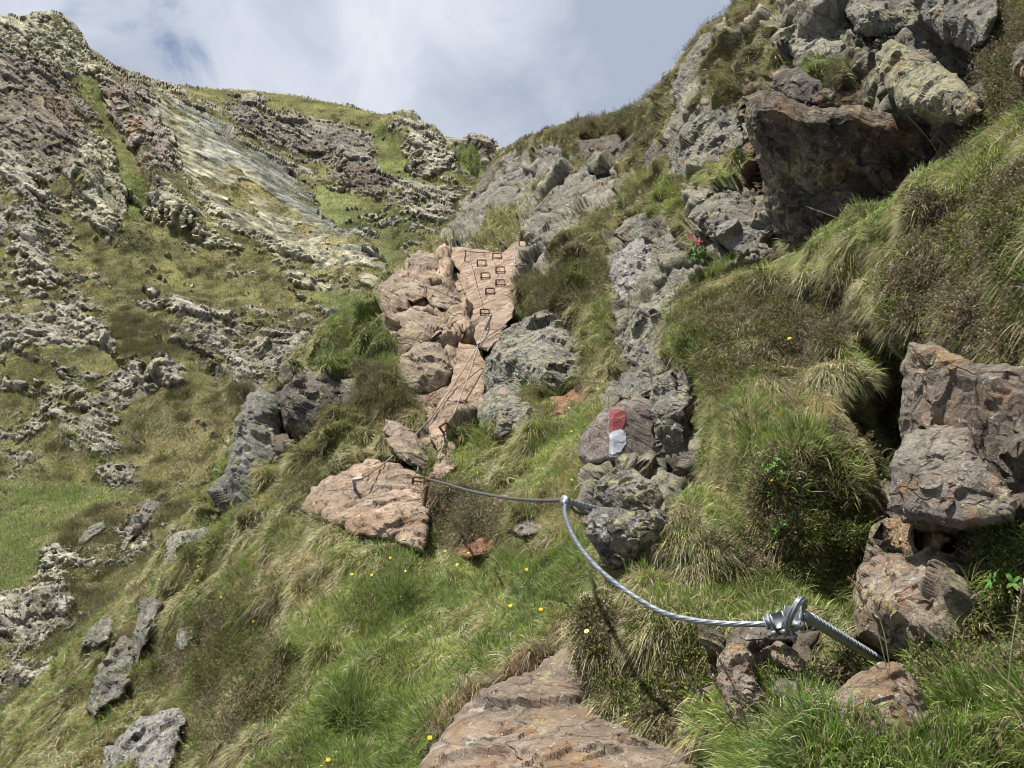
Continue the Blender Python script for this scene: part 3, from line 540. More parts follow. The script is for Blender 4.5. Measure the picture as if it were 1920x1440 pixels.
# --- the turf bank in front on the right
bank_poly = [(2750, -260), (2500, -120), (2150, 90), (1935, 195), (1880, 225), (1835, 255), (1790, 300), (1750, 335), (1705, 372), (1650, 402), (1590, 432), (1520, 468), (1450, 498), (1380, 515), (1320, 535), (1275, 560), (1250, 600), (1270, 660), (1314, 700), (1324, 760), (1316, 830),
             (1320, 890), (1285, 960), (1250, 1010), (1195, 1050), (1135, 1085), (1108, 1130), (1100, 1190), (1112, 1270), (1135, 1330), (1200, 1370), (1330, 1400), (1380, 1460), (1400, 1640), (2750, 1640)]
bank_ctrl = [(2140, 150, 2.9), (1935, 200, 3.3), (1835, 260, 3.7), (1750, 335, 3.95), (1600, 430, 4.3), (1450, 500, 4.7), (1320, 535, 4.9), (1260, 600, 4.6), (1270, 680, 4.2), (1310, 760, 3.9), (1310, 880, 3.5), (1260, 980, 3.2), (1140, 1100, 3.05), (1110, 1250, 2.75),
             (1400, 600, 4.3), (1500, 560, 4.2), (1600, 520, 3.9), (1500, 700, 3.75), (1400, 800, 3.3), (1520, 850, 3.0), (1600, 700, 3.5), (1650, 800, 4.1), (1665, 660, 3.9), (1700, 500, 3.5), (1750, 420, 3.5), (1850, 350, 3.2), (1850, 500, 2.9), (1800, 600, 2.85), (1900, 620, 2.6), (1900, 400, 2.75), (1700, 600, 3.3), (1800, 800, 3.0), (1750, 950, 2.8), (1900, 1000, 2.4),
             (1450, 1000, 3.05), (1350, 1000, 3.05), (1570, 1000, 2.95), (1645, 1000, 3.5), (1560, 1110, 2.95), (1400, 1110, 2.85), (1300, 1120, 2.8), (1200, 1180, 2.7), (1400, 1190, 2.45), (1500, 1190, 2.42), (1570, 1200, 2.5), (1650, 1150, 2.7), (1450, 1280, 2.3), (1350, 1320, 2.4), (1250, 1330, 2.55), (1550, 1330, 2.2), (1700, 1250, 2.35), (1850, 1200, 2.1), (1920, 1080, 2.1), (1850, 1330, 1.85), (1700, 1400, 1.85), (1500, 1430, 1.9), (1350, 1450, 2.1), (2140, 1200, 1.8), (2100, 1600, 1.3), (1500, 1620, 1.6), (2740, -250, 2.6), (2740, 500, 1.9), (2740, 1100, 1.5), (2740, 1600, 1.2), (2300, 200, 2.6), (2300, 700, 2.2)]
BANK = Layer('turf_bank', bank_poly, bank_ctrl, 3.0, .7, roll=40, rim=0.02)
bank_paint = [
    (None, .04, GREY, OLIVE, .5, .25),
    ([(1260, 560), (1400, 530), (1560, 540), (1640, 600), (1560, 680), (1400, 660), (1290, 690)], .0, None, (.105, .11, .035), .45, .55),
    ([(1270, 690), (1400, 670), (1480, 700), (1420, 780), (1310, 780)], .0, None, MOSS, .35, .5),
    ([(1310, 780), (1450, 730), (1560, 700), (1560, 770), (1420, 840), (1380, 900), (1300, 890)], .0, None, TAN, .40, .1),
    ([(1440, 860), (1560, 780), (1640, 830), (1640, 980), (1560, 1090), (1460, 1040), (1420, 960)], .0, None, (.085, .08, .035), .3, .62, 25),
    ([(1290, 880), (1400, 870), (1400, 1000), (1300, 1050), (1220, 1060), (1250, 980)], .0, None, TAN, .3, .2),
    ([(1130, 1090), (1250, 1050), (1330, 1100), (1300, 1170), (1180, 1150)], .0, None, TAN, .45, .1),
    ([(1100, 1130), (1200, 1170), (1330, 1200), (1330, 1400), (1200, 1370), (1110, 1280)], .10, (.14, .11, .085), (.075, .06, .038), .15, .75, 20),
    ([(1330, 1100), (1480, 1080), (1600, 1120), (1590, 1220), (1480, 1200), (1340, 1190)], .0, None, OLIVE, .6, .05),
    ([(1400, 520), (1640, 420), (1760, 330), (1860, 260), (1900, 300), (1800, 420), (1640, 520), (1500, 560)], .0, None, LIME, .7, .08),
    ([(1750, 400), (1960, 330), (1960, 480), (1780, 470)], .0, None, (.06, .05, .028), .1, .9),
    ([(1660, 560), (1750, 480), (1960, 480), (1960, 700), (1800, 680), (1700, 640)], .0, None, (.065, .06, .028), .3, .85),
    ([(1640, 640), (1700, 640), (1690, 840), (1650, 960), (1620, 900)], .0, None, (.05, .06, .025), .5, .3),
    ([(1750, 980), (1960, 960), (1960, 1300), (1820, 1330), (1740, 1250), (1840, 1100)], .0, None, (.06, .065, .026), .35, .9),
    ([(1330, 1400), (1500, 1400), (1700, 1380), (1960, 1330), (1960, 1640), (1330, 1640)], .0, None, LIME, .7, .05),
    ([(1720, 760), (1790, 720), (2000, 700), (2000, 1010), (1760, 1010), (1850, 1070), (1880, 1150), (1800, 1260), (1600, 1230), (1600, 1050), (1650, 1000)], .97, (.19, .155, .12), None, None, 0, 8),
    ([(1335, 1195), (1520, 1190), (1530, 1300), (1500, 1370), (1340, 1370)], .62, (.20, .165, .13), TAN, .5, .05),
]
# ------------------------------------------------------------------ boulders and ledges (each a thing of its own)
ROCKS = []; RSPEC = []; RFOOT = []          # (layer, outline) so that the turf leaves them free
def add_rock(label, poly, layer, mat, T=.35, top=.45, kt=.8, kb=.1, xr=.35, kl=.10, kr=.12, dd=0.0, seed=1, fac=1.0, step=None, cat='rock', name='rock', grad=.6, cut=1.0):
    P_ = np.array(poly, float); x0, y0 = P_.min(0); x1, y1 = P_.max(0); cx, cy = P_.mean(0)
    area = 0.5 * abs(np.dot(P_[:, 0], np.roll(P_[:, 1], 1)) - np.dot(P_[:, 1], np.roll(P_[:, 0], 1)))
    d0 = float(layer.depth(np.array([cx]), np.array([cy]))[0]) + dd
    S = math.sqrt(area) / F * d0; sp = math.sqrt(area)
    step = step or (2.0 if sp < 220 else 2.6)
    # roughened outline
    seg = []
    rs = np.random.default_rng(seed * 7 + 3)
    for i in range(len(poly)):
        a = P_[i]; b = P_[(i + 1) % len(poly)]; m = max(1, int(np.hypot(*(b - a)) / 9))
        for k in range(m):
            q = a + (b - a) * k / m; j = min(2.2, sp * .03) if k else 0
            seg.append((q[0] + rs.normal(0, j), q[1] + rs.normal(0, j)))
    gx = np.arange(x0 - step * 2, x1 + step * 3, step, dtype=f4); gy = np.arange(y0 - step * 2, y1 + step * 3, step, dtype=f4)
    X, Y = np.meshgrid(gx, gy); sh = X.shape
    sd, bx, by = poly_sd(seg, X, Y); keep = sd > -step * .75
    X = np.where(sd < 0, bx, X); Y = np.where(sd < 0, by, Y); sd = np.clip(sd, 0, None)
    u = (X - x0) / (x1 - x0); v = (Y - y0) / (y1 - y0)
    # base plane: the lie of the slope here, softened
    g = 40.0
    q = layer.depth(np.array([cx - g, cx + g, cx, cx]), np.array([cy, cy, cy - g, cy + g]))
    gxx = (q[1] - q[0]) / (2 * g) * grad; gyy = (q[3] - q[2]) / (2 * g) * grad
    base = d0 + gxx * (X - cx) + gyy * (Y - cy)
    H = (y1 - y0) / F * d0; W = (x1 - x0) / F * d0
    kn = rs.uniform(-.13, .13, 6); tv = top + np.interp(u, np.linspace(0, 1, 6), kn)
    shape = H * (kt * np.clip(tv - v, 0, 1) - kb * np.clip(v - tv, 0, 1)) + W * (kl * np.clip(xr - u, 0, 1) + kr * np.clip(u - xr, 0, 1))
    R = sp * .26; e = np.clip(sd / R, 0, 1)
    xm, ym = (X - cx) / F * d0, (Y - cy) / F * d0; ch = np.zeros(sh, f4)      # broad cleaved faces
    for i in range(9):
        th = (i + rs.uniform(-.4, .4)) * 2 * np.pi / 9; sl_ = rs.uniform(.15, .8); of = rs.uniform(.04, .36) * S
        ch = np.maximum(ch, sl_ * (np.cos(th) * xm + np.sin(th) * ym - of))
    shape = shape + ch * cut
    T = T * 1.0 + .24; R = R * .45; e = np.clip(sd / R, 0, 1); D = base - T * S + shape + T * S * .55 * (1 - np.sqrt(np.clip(1 - (1 - e) ** 2, 0, 1)))
    P = pt(X, Y, D)
    du = np.gradient(P, axis=1); dv = np.gradient(P, axis=0); n = np.cross(du, -dv); n /= np.linalg.norm(n, axis=2, keepdims=True) + 1e-12
    vdir = -P / np.linalg.norm(P, axis=2, keepdims=True); n = np.where((n * vdir).sum(2, keepdims=True) < 0, -n, n)
    n = n * .7 + vdir * .3
    Pf = P.reshape(-1, 3).astype(f4); off = np.array([seed * 3.7, seed * 1.3, seed * 2.1], f4)
    w = np.stack([fbm(Pf + off, S * .35, 3, 5), fbm(Pf + off, S * .35, 3, 6), fbm(Pf + off, S * .35, 3, 7)], 1) * S * .10
    e1 = np.array([.75, .2, -.45], f4); e1 /= np.linalg.norm(e1); Q = Pf - e1 * (Pf @ e1)[:, None] * .5 + off + w * .35
    h0, d_0 = facet(Q, S * .62, seed, 2.6, 170); h1, d_1 = facet(Q, S * .27, seed + 9, 2.6, 150); h2, d_2 = facet(Q, S * .11, seed + 19, 2.4, 120)
    fin = fbm(Q, S * .06, 4, seed + 3)
    disp = S * fac * (h0 * .27 + h1 * .125 + h2 * .05 + fin * .004 - .022 * sstep(d_0, .3, 0) - .010 * sstep(d_1, .3, 0))
    edge = np.clip(sd.ravel() / (sp * .05), 0.25, 1)
    Pf = Pf + n.reshape(-1, 3) * (disp * edge)[:, None]
    idx = np.full(sh, -1, np.int64); kf = keep.ravel(); idx[keep] = np.arange(kf.sum())
    a, b, c, d = idx[:-1, :-1], idx[:-1, 1:], idx[1:, 1:], idx[1:, :-1]; ok = (a >= 0) & (b >= 0) & (c >= 0) & (d >= 0)
    Qf = np.stack([a[ok], d[ok], c[ok], b[ok]], 1); V = Pf[kf]
    # sides and back: the rim is carried back into the slope and closed
    ed = {}
    E = np.concatenate([Qf[:, [0, 1]], Qf[:, [1, 2]], Qf[:, [2, 3]], Qf[:, [3, 0]]]); s_ = set(map(tuple, E.tolist()))
    bd = [(p, r) for p, r in s_ if (r, p) not in s_]
    bv = sorted({p for e_ in bd for p in e_}); mp_ = {p: i for i, p in enumerate(bv)}
    B = V[bv]; ctr = B.mean(0); n0 = len(V)
    dist = np.linalg.norm(ctr)
    B1 = B + (B / np.linalg.norm(B, axis=1, keepdims=True)) * S * .30; B2 = ctr + (B1 - ctr) * .80 + (ctr / dist) * S * .35
    V = np.concatenate([V, B1, B2, [B2.mean(0)]]); nb = len(bv); tri = []
    Qs = []
    for p, r in bd:
        i, j = mp_[p], mp_[r]; Qs.append((r, p, n0 + i, n0 + j)); Qs.append((n0 + j, n0 + i, n0 + nb + i, n0 + nb + j)); tri.append((n0 + nb + j, n0 + nb + i, n0 + 2 * nb))
    o0 = np.array(pt(cx, y1, d0), float)
    me = mesh_arrays(name, V - o0.astype(f4), np.concatenate([Qf, np.array(Qs)]), smooth=False, tri=np.array(tri))
    o = link(name, me, MR[mat]); o.location = o0
    tag(o, label, cat, 'rocks on the hillside')
    ROCKS.append((layer, poly))
    o['_c'] = 0; del o['_c']
    return o, (X, Y, Pf.reshape(sh + (3,)), keep, n)

def A(*a, **k):
    RSPEC.append((a, k)); return len(RSPEC) - 1
def list_rocks():
    N_, B_, FA = NEAR, BANK, FAR
    # left edge of the hillside
    A('tall grey rock pillar with ribbed upright face, at the edge above the left gully', [(462, 742), (485, 724), (515, 742), (527, 800), (532, 858), (505, 885), (495, 940), (470, 978), (428, 982), (400, 952), (388, 920), (420, 890), (435, 830), (443, 780)], N_, 'grey', T=.4, top=.15, kt=.5, kb=-.15, xr=.5, kl=.2, kr=.3, seed=11, grad=.2, dd=-.4)
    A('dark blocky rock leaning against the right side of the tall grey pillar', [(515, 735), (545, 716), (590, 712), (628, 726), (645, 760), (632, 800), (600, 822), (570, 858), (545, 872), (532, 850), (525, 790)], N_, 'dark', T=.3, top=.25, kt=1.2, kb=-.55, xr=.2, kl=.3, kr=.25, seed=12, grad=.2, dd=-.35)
    A('small rust-edged rock on the mound above the dark blocky rock', [(640, 712), (680, 705), (700, 725), (680, 760), (655, 790), (640, 770)], N_, 'grey', T=.3, seed=13, dd=-.4)
    A('pale flat stone in the grass below the tall grey pillar', [(312, 1010), (330, 995), (372, 990), (425, 985), (430, 1000), (380, 1012), (340, 1022), (330, 1060), (312, 1050)], N_, 'pale', T=.3, top=.6, seed=14)
    A('jagged thin grey rib standing in the grass left of the pale flat stone', [(210, 1070), (212, 1035), (240, 985), (270, 945), (315, 918), (332, 932), (300, 960), (270, 985), (250, 1010), (235, 1050)], FA, 'grey', T=.5, seed=15, kr=.8, kt=1.0)
    A('small jagged grey rock low on the left slope above the heather', [(145, 1015), (165, 990), (195, 975), (200, 990), (170, 1012), (150, 1025)], FA, 'grey', T=.5, seed=16)
    A('dark upright rock with a grass cap, lower left slope', [(255, 1165), (262, 1130), (285, 1115), (305, 1128), (292, 1165), (270, 1215), (255, 1275), (240, 1240)], N_, 'grey', T=.45, top=.1, kb=-.2, seed=17, kr=.4, dd=-.5)
    A('weathered grey rock stepping down beside the dark upright rock', [(160, 1330), (175, 1270), (205, 1215), (235, 1190), (255, 1200), (252, 1260), (235, 1300), (200, 1325), (175, 1345)], N_, 'grey', T=.4, seed=18, dd=-.5)
    A('pale grey rock half buried above the stepped rock, left slope', [(150, 1210), (165, 1180), (200, 1150), (215, 1165), (205, 1200), (175, 1215)], N_, 'pale', T=.35, seed=19, dd=-.4)
    A('small white-spotted stone in grass right of the dark upright rock', [(328, 1210), (335, 1180), (358, 1172), (378, 1182), (360, 1200), (338, 1222)], N_, 'white', T=.35, seed=20, dd=-.3)
    A('lumpy grey boulder at the bottom left corner with white lichen', [(192, 1450), (195, 1412), (225, 1380), (262, 1345), (300, 1332), (340, 1332), (352, 1350), (335, 1380), (330, 1420), (318, 1450)], N_, 'white', T=.4, top=.6, kt=.5, kb=.1, seed=21, dd=-.35)
    A('thin pale stone showing through the grass, far bottom left', [(85, 1440), (100, 1415), (125, 1405), (118, 1430), (100, 1450)], N_, 'pale', T=.3, seed=22)
    # left of the slab
    A('rounded orange-grey boulder at the top left of the warm slab', [(757, 500), (762, 478), (785, 468), (812, 474), (830, 492), (838, 515), (825, 528), (795, 520), (770, 515)], N_, 'tan', T=.5, top=.5, kt=.8, kb=-.3, kr=.3, seed=31)
    A('flat grey ledge boulder below the rounded boulder', [(706, 552), (712, 530), (735, 516), (775, 520), (800, 535), (803, 560), (775, 570), (735, 568)], N_, 'tan', T=.5, top=.35, kt=1.0, kb=-.3, seed=32)
    A('long brown boulder wedged beside the flat grey ledge boulder', [(800, 535), (830, 534), (858, 553), (873, 572), (866, 583), (835, 582), (806, 572), (797, 555)], N_, 'tan', T=.5, top=.4, kt=1.0, kb=-.4, seed=33)
    A('small orange boulder beside the left cable of the slab', [(836, 520), (850, 505), (870, 503), (876, 520), (868, 545), (850, 545)], N_, 'orange', T=.4, seed=34)
    A('knobbly tan outcrop between the turf mound and the slab', [(738, 590), (770, 575), (810, 590), (850, 600), (870, 625), (850, 645), (815, 640), (780, 650), (750, 660), (735, 625)], N_, 'tan', T=.25, top=.5, kt=.5, kb=.1, seed=35)
    A('big square boulder with rusty shaded front, left of the cables', [(742, 700), (752, 665), (775, 645), (815, 640), (840, 655), (850, 690), (842, 725), (815, 745), (780, 742), (752, 728)], N_, 'tan', T=.6, top=.52, kt=.8, kb=-.55, xr=.25, kl=.4, kr=.2, seed=36, fac=.7)
    A('broken tan block right of the big square boulder', [(845, 640), (880, 640), (905, 655), (905, 690), (890, 720), (865, 705), (850, 680)], N_, 'orange', T=.35, seed=37)
    A('low rusty block under the big square boulder', [(792, 765), (800, 740), (830, 725), (850, 740), (840, 765), (812, 775)], N_, 'orange', T=.35, top=.4, kb=-.2, seed=38)
    A('wedge-shaped brown block resting on the anchor ledge', [(722, 822), (752, 806), (782, 815), (800, 838), (812, 858), (810, 888), (790, 885), (762, 870), (740, 850)], N_, 'tan', T=.45, top=.45, kt=.8, kb=-.35, seed=39, fac=.7, dd=-.45)
    A('small pointed stone above the wedge-shaped brown block', [(718, 808), (722, 786), (748, 792), (772, 805), (760, 815), (735, 820)], N_, 'tan', T=.3, seed=40, dd=-.4)
    A('thin layered stone at the foot of the crossing cables', [(808, 862), (830, 855), (860, 862), (850, 885), (830, 898), (806, 895)], N_, 'orange', T=.3, top=.4, kb=-.2, seed=41, dd=-.3)
    ledge = A('flat orange ledge rock carrying the left cable anchor', [(560, 955), (575, 930), (600, 903), (640, 885), (668, 868), (700, 860), (740, 868), (775, 882), (806, 900), (806, 945), (802, 1005), (795, 1038), (770, 1030), (735, 1012), (690, 1008), (650, 998), (605, 975)], N_, 'orange', T=.22, top=.62, kt=.75, kb=.0, xr=.5, kl=.25, kr=.05, seed=42, cut=.2, fac=.55, grad=.9, dd=-.15)
    # slab
    slab = A('broad smooth orange rock slab climbed by the iron rungs', [(826, 470), (860, 462), (905, 468), (940, 474), (968, 452), (986, 455), (986, 520), (962, 588), (940, 628), (915, 660), (895, 650), (880, 600), (868, 545), (862, 510)], N_, 'slab', T=.10, top=.05, kt=.6, kb=.0, xr=.5, kl=.1, kr=.0, seed=43, dd=-.22, fac=.16, grad=1.0, cut=.0)
    A('cracked orange lower slab where the two cables cross', [(860, 640), (905, 655), (918, 690), (908, 740), (890, 800), (850, 850), (822, 866), (812, 830), (800, 800), (825, 750), (850, 700)], N_, 'slab', T=.10, top=.1, kt=.5, kb=.0, seed=44, dd=-.2, fac=.5, grad=1.0, cut=.2)
    # right of the slab
    A('large lichen-covered grey block with pointed top, right of the slab', [(902, 725), (908, 680), (925, 640), (955, 612), (985, 592), (1022, 578), (1048, 576), (1075, 605), (1100, 640), (1118, 684), (1108, 700), (1070, 725), (1045, 745), (1000, 752), (960, 745), (925, 738)], N_, 'lichen', T=.45, top=.6, kt=.8, kb=-.8, xr=.5, kl=.3, kr=.35, seed=51, fac=1.0, dd=-.45)
    A('squat grey boulder with a faded red mark, under the large lichen block', [(893, 762), (905, 740), (935, 718), (965, 722), (990, 742), (1002, 785), (990, 815), (950, 822), (918, 825), (897, 800)], N_, 'lichen', T=.55, top=.45, kt=.7, kb=-.7, xr=.35, kl=.4, kr=.5, seed=52, fac=.7, dd=-.5)
    A('crumbly rusty rock beneath the large lichen block', [(1000, 760), (1045, 742), (1085, 725), (1110, 705), (1120, 730), (1095, 765), (1060, 778), (1015, 785)], N_, 'rusty', T=.25, seed=53, dd=-.35)
    A('grey rock wall along the upper right of the slab', [(986, 450), (995, 420), (1010, 395), (1045, 400), (1080, 400), (1085, 430), (1060, 450), (1040, 470), (1020, 495), (988, 518)], N_, 'grey', T=.45, top=.4, seed=54, kb=.1)
    A('sloping grey crag below the heather brow', [(1000, 395), (1030, 360), (1065, 330), (1100, 312), (1150, 322), (1175, 335), (1160, 360), (1120, 385), (1085, 398), (1040, 402)], N_, 'grey', T=.4, top=.5, seed=55, kb=-.1)
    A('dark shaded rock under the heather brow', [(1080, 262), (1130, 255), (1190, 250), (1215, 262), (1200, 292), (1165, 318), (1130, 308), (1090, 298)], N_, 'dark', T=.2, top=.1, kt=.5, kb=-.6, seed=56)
    A('dark jagged crag on the ridge left of the grassy ramp', [(905, 380), (935, 350), (965, 345), (985, 360), (980, 385), (945, 400), (915, 410), (895, 400)], N_, 'grey', T=.5, top=.3, kb=-.4, seed=57)
    A('dark notch rock at the head of the gully', [(872, 372), (898, 350), (912, 320), (930, 300), (944, 308), (935, 345), (905, 375), (880, 400), (866, 395)], N_, 'dark', T=.5, top=.2, kb=-.3, seed=58)
    A('speckled grey rock between heather and crevice, above the red mark', [(1140, 520), (1150, 480), (1180, 455), (1210, 440), (1230, 455), (1222, 500), (1205, 545), (1180, 580), (1150, 575)], N_, 'white', T=.4, seed=59, kr=.5)
    A('narrow grey rock standing right of the speckled rock', [(1244, 470), (1246, 430), (1262, 410), (1285, 425), (1282, 460), (1262, 490), (1248, 490)], N_, 'grey', T=.4, seed=60)
    A('slanting lichened slab rock leading up to the alpenrose', [(1195, 700), (1165, 670), (1168, 625), (1195, 580), (1240, 540), (1262, 500), (1330, 490), (1340, 505), (1290, 540), (1262, 575), (1255, 625), (1235, 690)], N_, 'lichen', T=.4, top=.4, kt=.6, kb=.0, seed=61)
    A('ribbed grey boulder below the great overhang', [(1288, 408), (1305, 385), (1340, 362), (1375, 358), (1405, 372), (1442, 402), (1445, 440), (1430, 475), (1400, 490), (1375, 480), (1345, 455), (1315, 430)], N_, 'grey', T=.45, top=.35, kb=-.2, seed=62)
    A('great dark overhanging boulder stained brown and orange', [(1392, 182), (1420, 168), (1465, 172), (1500, 192), (1545, 200), (1600, 195), (1650, 205), (1700, 225), (1750, 240), (1770, 275), (1765, 330), (1700, 400), (1640, 440), (1560, 470), (1480, 480), (1445, 440), (1428, 350), (1415, 290), (1398, 240)], N_, 'overhang', T=.6, top=.03, kt=.8, kb=-.42, xr=.3, kl=.1, kr=.0, seed=63, cut=.12, fac=.55, grad=.0, dd=-.9)
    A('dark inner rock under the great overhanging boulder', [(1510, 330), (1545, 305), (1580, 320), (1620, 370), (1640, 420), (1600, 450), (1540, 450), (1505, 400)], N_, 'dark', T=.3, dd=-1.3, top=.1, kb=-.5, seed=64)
    A('small flat-topped block on the lip of the great overhang', [(1440, 132), (1470, 122), (1502, 128), (1530, 148), (1568, 172), (1562, 192), (1525, 198), (1490, 192), (1455, 172)], N_, 'dark', T=.35, top=.3, kb=-.4, seed=65, dd=-1.6)
    A('tilted rock slab with bright yellow lichen on its top', [(1640, 100), (1652, 82), (1672, 72), (1700, 86), (1750, 115), (1800, 145), (1838, 182), (1848, 212), (1812, 236), (1750, 232), (1700, 205), (1668, 180), (1645, 140)], N_, 'yellow', T=.5, top=.62, kt=.9, kb=-.8, xr=.2, kl=.4, kr=.15, seed=66, fac=.7, dd=-1.3)
    A('pale tan boulder left of the yellow lichened slab', [(1445, 72), (1462, 52), (1500, 42), (1535, 56), (1560, 72), (1590, 78), (1580, 100), (1530, 112), (1490, 110), (1455, 92)], N_, 'pale', T=.4, seed=67)
    A('grey brown crag at the top edge with an orange hollow', [(1585, 20), (1600, -20), (1700, -30), (1730, 10), (1745, 55), (1700, 65), (1640, 68), (1600, 60)], N_, 'grey', T=.4, seed=68, kb=-.3)
    A('long grey roof rock slanting down in the top right', [(1700, -30), (1870, -30), (1872, 30), (1850, 80), (1820, 100), (1775, 80), (1730, 40)], N_, 'grey', T=.5, seed=69, dd=-.7, top=.5, kb=-.8)
    A('grey crag with grass cap on the skyline', [(1258, 178), (1264, 140), (1290, 98), (1318, 62), (1352, 54), (1368, 72), (1355, 110), (1318, 148), (1290, 180), (1270, 190)], N_, 'grey', T=.45, seed=70, kr=.5)
    A('tall furrowed grey crag below the skyline crag', [(1252, 335), (1258, 285), (1282, 232), (1308, 195), (1345, 188), (1385, 190), (1398, 230), (1396, 275), (1350, 300), (1312, 318), (1280, 345)], N_, 'grey', T=.45, top=.25, kt=.7, kb=-.1, seed=71, xr=.5)
    A('small grey stone in turf between the two skyline crags', [(1375, 130), (1395, 95), (1420, 85), (1425, 105), (1400, 140), (1385, 160)], N_, 'grey', T=.3, seed=72)
    # by the path mark
    paint = A('grey rock painted with a red and white trail mark', [(1083, 855), (1084, 822), (1110, 790), (1138, 765), (1170, 748), (1205, 745), (1232, 760), (1238, 820), (1240, 872), (1205, 884), (1160, 874), (1138, 868), (1105, 878)], N_, 'pinkgrey', T=.35, top=.1, kt=.6, kb=-.05, xr=.42, kl=.35, kr=.35, seed=73, cut=.5, fac=.2, dd=-.35, grad=.1)
    A('lichen-crusted narrow rock column right of the trail mark', [(1238, 905), (1232, 830), (1218, 760), (1222, 708), (1262, 690), (1300, 700), (1308, 740), (1296, 800), (1290, 860), (1298, 915), (1270, 925)], N_, 'lichen', T=.4, top=.1, kb=0.0, seed=74, dd=-.4, grad=.1)
    A('lichened boulder at the foot of the painted rock', [(1112, 935), (1122, 900), (1155, 878), (1195, 882), (1232, 905), (1248, 935), (1240, 962), (1195, 965), (1150, 958)], N_, 'lichen', T=.5, seed=75, dd=-.7, grad=.1)
    A('lichened boulder holding the middle cable post', [(1093, 978), (1110, 952), (1150, 950), (1200, 955), (1245, 958), (1262, 980), (1240, 1012), (1205, 1030), (1185, 1058), (1150, 1070), (1120, 1040), (1103, 1010)], N_, 'lichen', T=.5, seed=76, dd=-1.0, grad=.1)
    A('small brown stone in the turf left of the middle cable post', [(958, 990), (975, 972), (1005, 970), (1022, 985), (1005, 1002), (975, 1005)], N_, 'pinkgrey', T=.4, seed=77)
    A('crumbling reddish stone under the dark heather clump', [(850, 1030), (880, 1010), (920, 1000), (940, 1018), (915, 1040), (870, 1048)], N_, 'rusty', T=.3, seed=78)
    A('grey cleft rock filling the gap above the painted rock', [(1150, 740), (1165, 700), (1200, 695), (1225, 705), (1222, 745), (1180, 750)], N_, 'grey', T=.3, seed=101, dd=-.3)
    A('low dark rock squeezed behind the lichened boulders, beside the bank', [(1245, 930), (1275, 915), (1300, 930), (1295, 985), (1262, 1000), (1248, 970)], N_, 'dark', T=.3, seed=102, dd=-.6)
    A('rounded brown crag under the heather brow on the skyline side', [(1205, 290), (1235, 262), (1255, 270), (1250, 310), (1215, 330)], N_, 'dark', T=.3, seed=103)
    A('broken grey crag in the middle of the upper slope', [(1150, 440), (1175, 410), (1215, 395), (1240, 410), (1225, 440), (1180, 455)], N_, 'grey', T=.35, seed=104)
    A('small grey crag on the ridge just under the skyline heather', [(1010, 300), (1035, 285), (1060, 290), (1055, 315), (1020, 322)], N_, 'grey', T=.4, seed=105)
    A('long low grey rib on the ridge above the grassy ramp', [(940, 330), (975, 315), (1010, 322), (1020, 338), (985, 348), (950, 350)], N_, 'grey', T=.4, seed=106)
    # foreground
    A('flat orange rock at the bottom edge of the path', [(770, 1470), (790, 1425), (830, 1372), (872, 1320), (935, 1282), (990, 1262), (1040, 1225), (1085, 1196), (1108, 1192), (1120, 1270), (1145, 1330), (1220, 1372), (1330, 1400), (1380, 1440), (1390, 1480), (1380, 1600), (760, 1600)], N_, 'path', T=.06, top=.3, kt=.35, kb=.0, xr=.5, kl=.12, kr=.05, seed=81, cut=.15, fac=.7, grad=1.0, dd=-.1)
    A('tall narrow orange and grey stone below the cable clamps', [(1342, 1238), (1362, 1208), (1395, 1203), (1410, 1225), (1415, 1262), (1432, 1300), (1428, 1345), (1425, 1392), (1395, 1385), (1362, 1340), (1350, 1290)], B_, 'warm', T=.45, top=.15, seed=82, kr=.3, kb=0.0, dd=-.32)
    A('small leaning grey stone right of the tall narrow stone', [(1440, 1215), (1455, 1200), (1485, 1215), (1512, 1240), (1510, 1262), (1480, 1255), (1450, 1240)], B_, 'warm', T=.4, seed=83, dd=-.28)
    A('rough grey stone sunk under the small leaning stone', [(1445, 1290), (1462, 1270), (1500, 1272), (1512, 1300), (1495, 1330), (1460, 1322)], B_, 'pinkgrey', T=.35, seed=84, dd=-.3)
    A('little stone directly under the hanging cable clamps', [(1385, 1195), (1400, 1182), (1440, 1180), (1455, 1192), (1430, 1200), (1400, 1202)], B_, 'pinkgrey', T=.4, seed=85, dd=-.25)
    A('pink and grey spotted boulder at the lower right', [(1545, 1398), (1548, 1345), (1565, 1300), (1605, 1262), (1655, 1243), (1695, 1246), (1722, 1285), (1735, 1330), (1765, 1365), (1700, 1402), (1620, 1410)], B_, 'warm', T=.5, top=.4, kt=.7, kb=.0, kr=0.0, seed=86, fac=.6, dd=-.42, grad=.3)
    A('large boulder with orange lichen beside the near anchor bar', [(1600, 1195), (1598, 1115), (1610, 1060), (1650, 1036), (1700, 1045), (1735, 1028), (1790, 1036), (1852, 1062), (1872, 1092), (1835, 1150), (1805, 1200), (1775, 1245), (1732, 1265), (1688, 1248), (1648, 1228)], B_, 'warm', T=.5, top=.35, kt=.9, kb=-.15, xr=.3, kl=.25, kr=.0, seed=87, fac=.7, dd=-.3, grad=.2)
    A('small rust-coloured rock on top of the large lichened boulder', [(1652, 1002), (1664, 972), (1700, 966), (1752, 982), (1790, 1008), (1765, 1032), (1705, 1042), (1665, 1028)], B_, 'rustlichen', T=.45, seed=88, dd=-.25)
    A('grey brown bulging boulder in the right rock wall', [(1663, 955), (1670, 865), (1695, 815), (1755, 795), (1815, 800), (1835, 850), (1865, 890), (1910, 935), (1902, 978), (1800, 995), (1700, 972)], B_, 'wall', T=.18, top=.35, kt=.7, kb=0.0, kr=.0, seed=89, fac=.6, cut=.15, dd=-.62, grad=.2)
